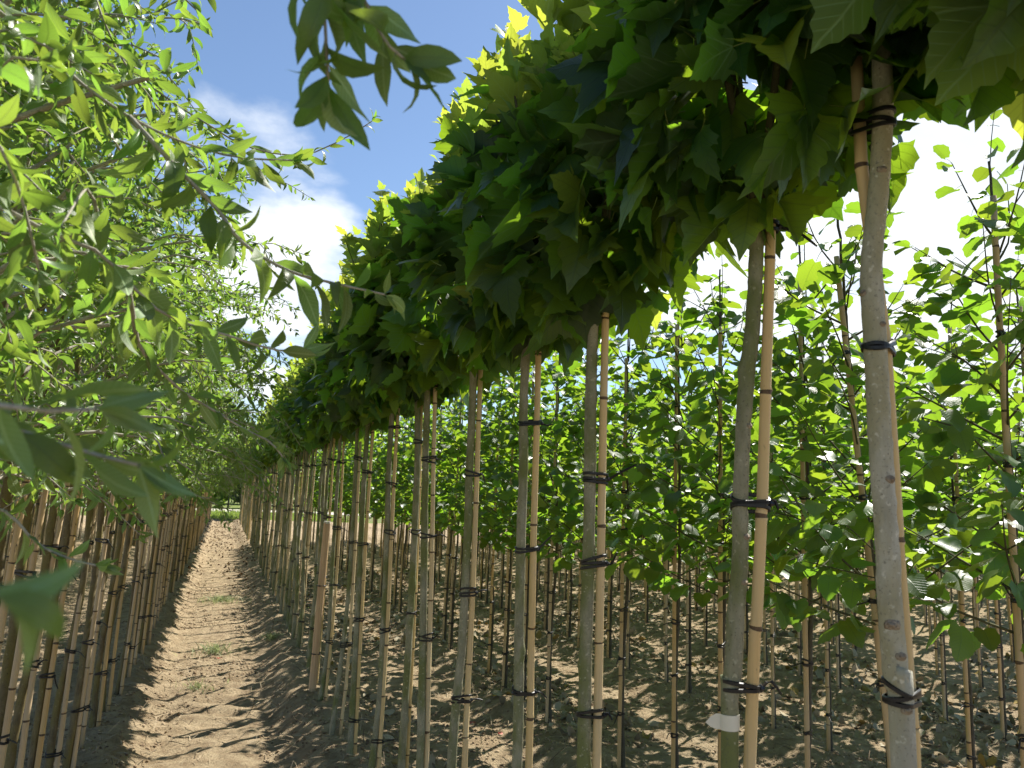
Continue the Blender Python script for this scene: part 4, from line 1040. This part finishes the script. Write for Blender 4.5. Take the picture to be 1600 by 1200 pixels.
def rock(seed):
    rg = np.random.default_rng(seed)
    v = np.array([(1, 0, 0), (-1, 0, 0), (0, 1, 0), (0, -1, 0), (0, 0, 1), (0, 0, -1), (.6, .6, .5), (-.6, .6, .45), (.6, -.6, .4), (-.6, -.6, .5)], float) * rg.uniform(0.7, 1.25, (10, 1)) * np.array([0.5, 0.5, 0.35])
    f = [(4, 6, 7), (4, 7, 9), (4, 9, 8), (4, 8, 6), (6, 2, 7), (7, 1, 9), (9, 3, 8), (8, 0, 6), (0, 2, 6), (2, 1, 7), (1, 3, 9), (3, 0, 8), (0, 5, 2), (2, 5, 1), (1, 5, 3), (3, 5, 0)]
    return v, np.array(f), np.zeros((10, 2)), np.zeros(16, int)
rocks = [rock(q) for q in range(5)]
x, y, rg = scatter(36000, (-1.6, 6.5), (2.2, 18), 47, 1.4)
keep = vnoise(x * 1.7, y * 1.7 + 30) > -0.12; x, y = x[keep], y[keep]
field('soil_clods', rocks, x, y, rg, (0.005, 0.034), 0.4, ['clod'], 0.002, 'small crumbly clods of sandy soil scattered over the ground', 'soil clods')
blade = [lance(3, 0.05, b, 0, 0.2, 0.0) for b in (0.6, 1.2, -0.8)]
blade = [(v @ np.array([[1, 0, 0], [0, 0.15, 1], [0, -1, 0.15]]), f, u, i_) for v, f, u, i_ in blade]
x, y, rg = scatter(14000, (-7, 7), (46.0, 59.5), 53, 1.6)
field('verge_grass', blade, x, y, rg, (0.12, 0.34), 0.3, ['grass'], 0.0, 'mown green grass verge crossing the far end of the path', 'grass')

# ------------------------------------------------------------------ beyond the path's end
def broad_tree(loc, H_, cb, rad, seed, n, mat, barkm, name, label, group, ls=(0.16, 0.3)):
    rg = np.random.default_rng(seed); root = thing(name, loc, label, 'tree', group)
    v, f = tube(spline([(0, 0, -0.1), (0.03, 0.02, cb), (rg.normal(0, .1), rg.normal(0, .1), H_ * 0.85)], 8), np.linspace(0.09, 0.02, 8) * H_ / 6, 8); link('trunk', mk_mesh('trunk', v, f, [barkm]), root)
    mb = MB(); lv = Leaves()
    cl = [np.array([rg.normal(0, 0.45) * rad, rg.normal(0, 0.45) * rad, rg.uniform(cb, H_)]) for _ in range(26)]
    for c_ in cl:
        v, f = tube(spline([(0, 0, max(cb * 0.9, c_[2] - 0.8)), c_ * np.array([.5, .5, 1]) - (0, 0, .2), c_], 4), np.linspace(0.02, 0.006, 4) * H_ / 6, 4); mb.add(v, f)
    link('branches', mb.mesh('branches', [barkm]), root)
    for _ in range(n):
        c_ = cl[int(rg.integers(0, 26))]; p = c_ + rg.normal(0, 0.27, 3) * rad * np.array([1, 1, 0.9])
        if p[2] < cb: continue
        lv.add(p, rg.normal(0, 1, 3) - (0, 0, .4), np.array([0, 0, 1]) + rg.normal(0, .5, 3), rg.uniform(*ls))
    link('crown', join_leaves(*lv.done(), T_LIME_LO, rg, [mat, mat, 'stem'], 'crown'), root)
FG = 'trees beyond the end of the path'
rf = np.random.default_rng(61)
for q in range(16):
    x = -9.5 + q * 1.25 + rf.normal(0, 0.25); y = 70 + rf.uniform(0, 5)
    broad_tree((x, y, -0.1), rf.uniform(5.5, 8), rf.uniform(1.5, 2.2), 1.5, 6000 + q, 900, 'wood_leaf', 'bark_lime', 'broadleaf_tree', 'backlit broadleaf tree with a slim trunk beyond the end of the path', FG)
for q, (x, y) in enumerate(((0.9, 45.4), (0.95, 46.3), (1.5, 45.9), (2.3, 46.3), (1.0, 47.2))):
    broad_tree((x, y, -0.05), 3.6 + 0.3 * math.sin(q * 2), 0.9, 0.62, 6100 + q, 1300, 'dark', 'bark_lime', 'dark_tree', 'dense dark green tree closing the far end of the right row', 'dark trees at the end of the right row', (0.07, 0.12))
# a wood that reads as one mass behind the fields
lv = Leaves(); rg = np.random.default_rng(71)
for _ in range(16000):
    x = rg.uniform(-75, 75); hh = 7 + 2.0 * math.sin(x * 0.21) + 1.4 * math.sin(x * 0.57 + 1); z = hh * rg.random() ** 0.8
    lv.add(np.array([x, 92 + rg.uniform(-3, 3) - 0.25 * z, z]), rg.normal(0, 1, 3), np.array([0, -0.3, 1]) + rg.normal(0, .5, 3), rg.uniform(0.5, 1.0))
o = link('far_wood', join_leaves(*lv.done(), T_LIME_LO, rg, ['wood_leaf', 'wood_leaf', 'stem']), None, 'stuff')
o['label'] = 'hazy green belt of woodland far beyond the nursery'; o['category'] = 'woodland'
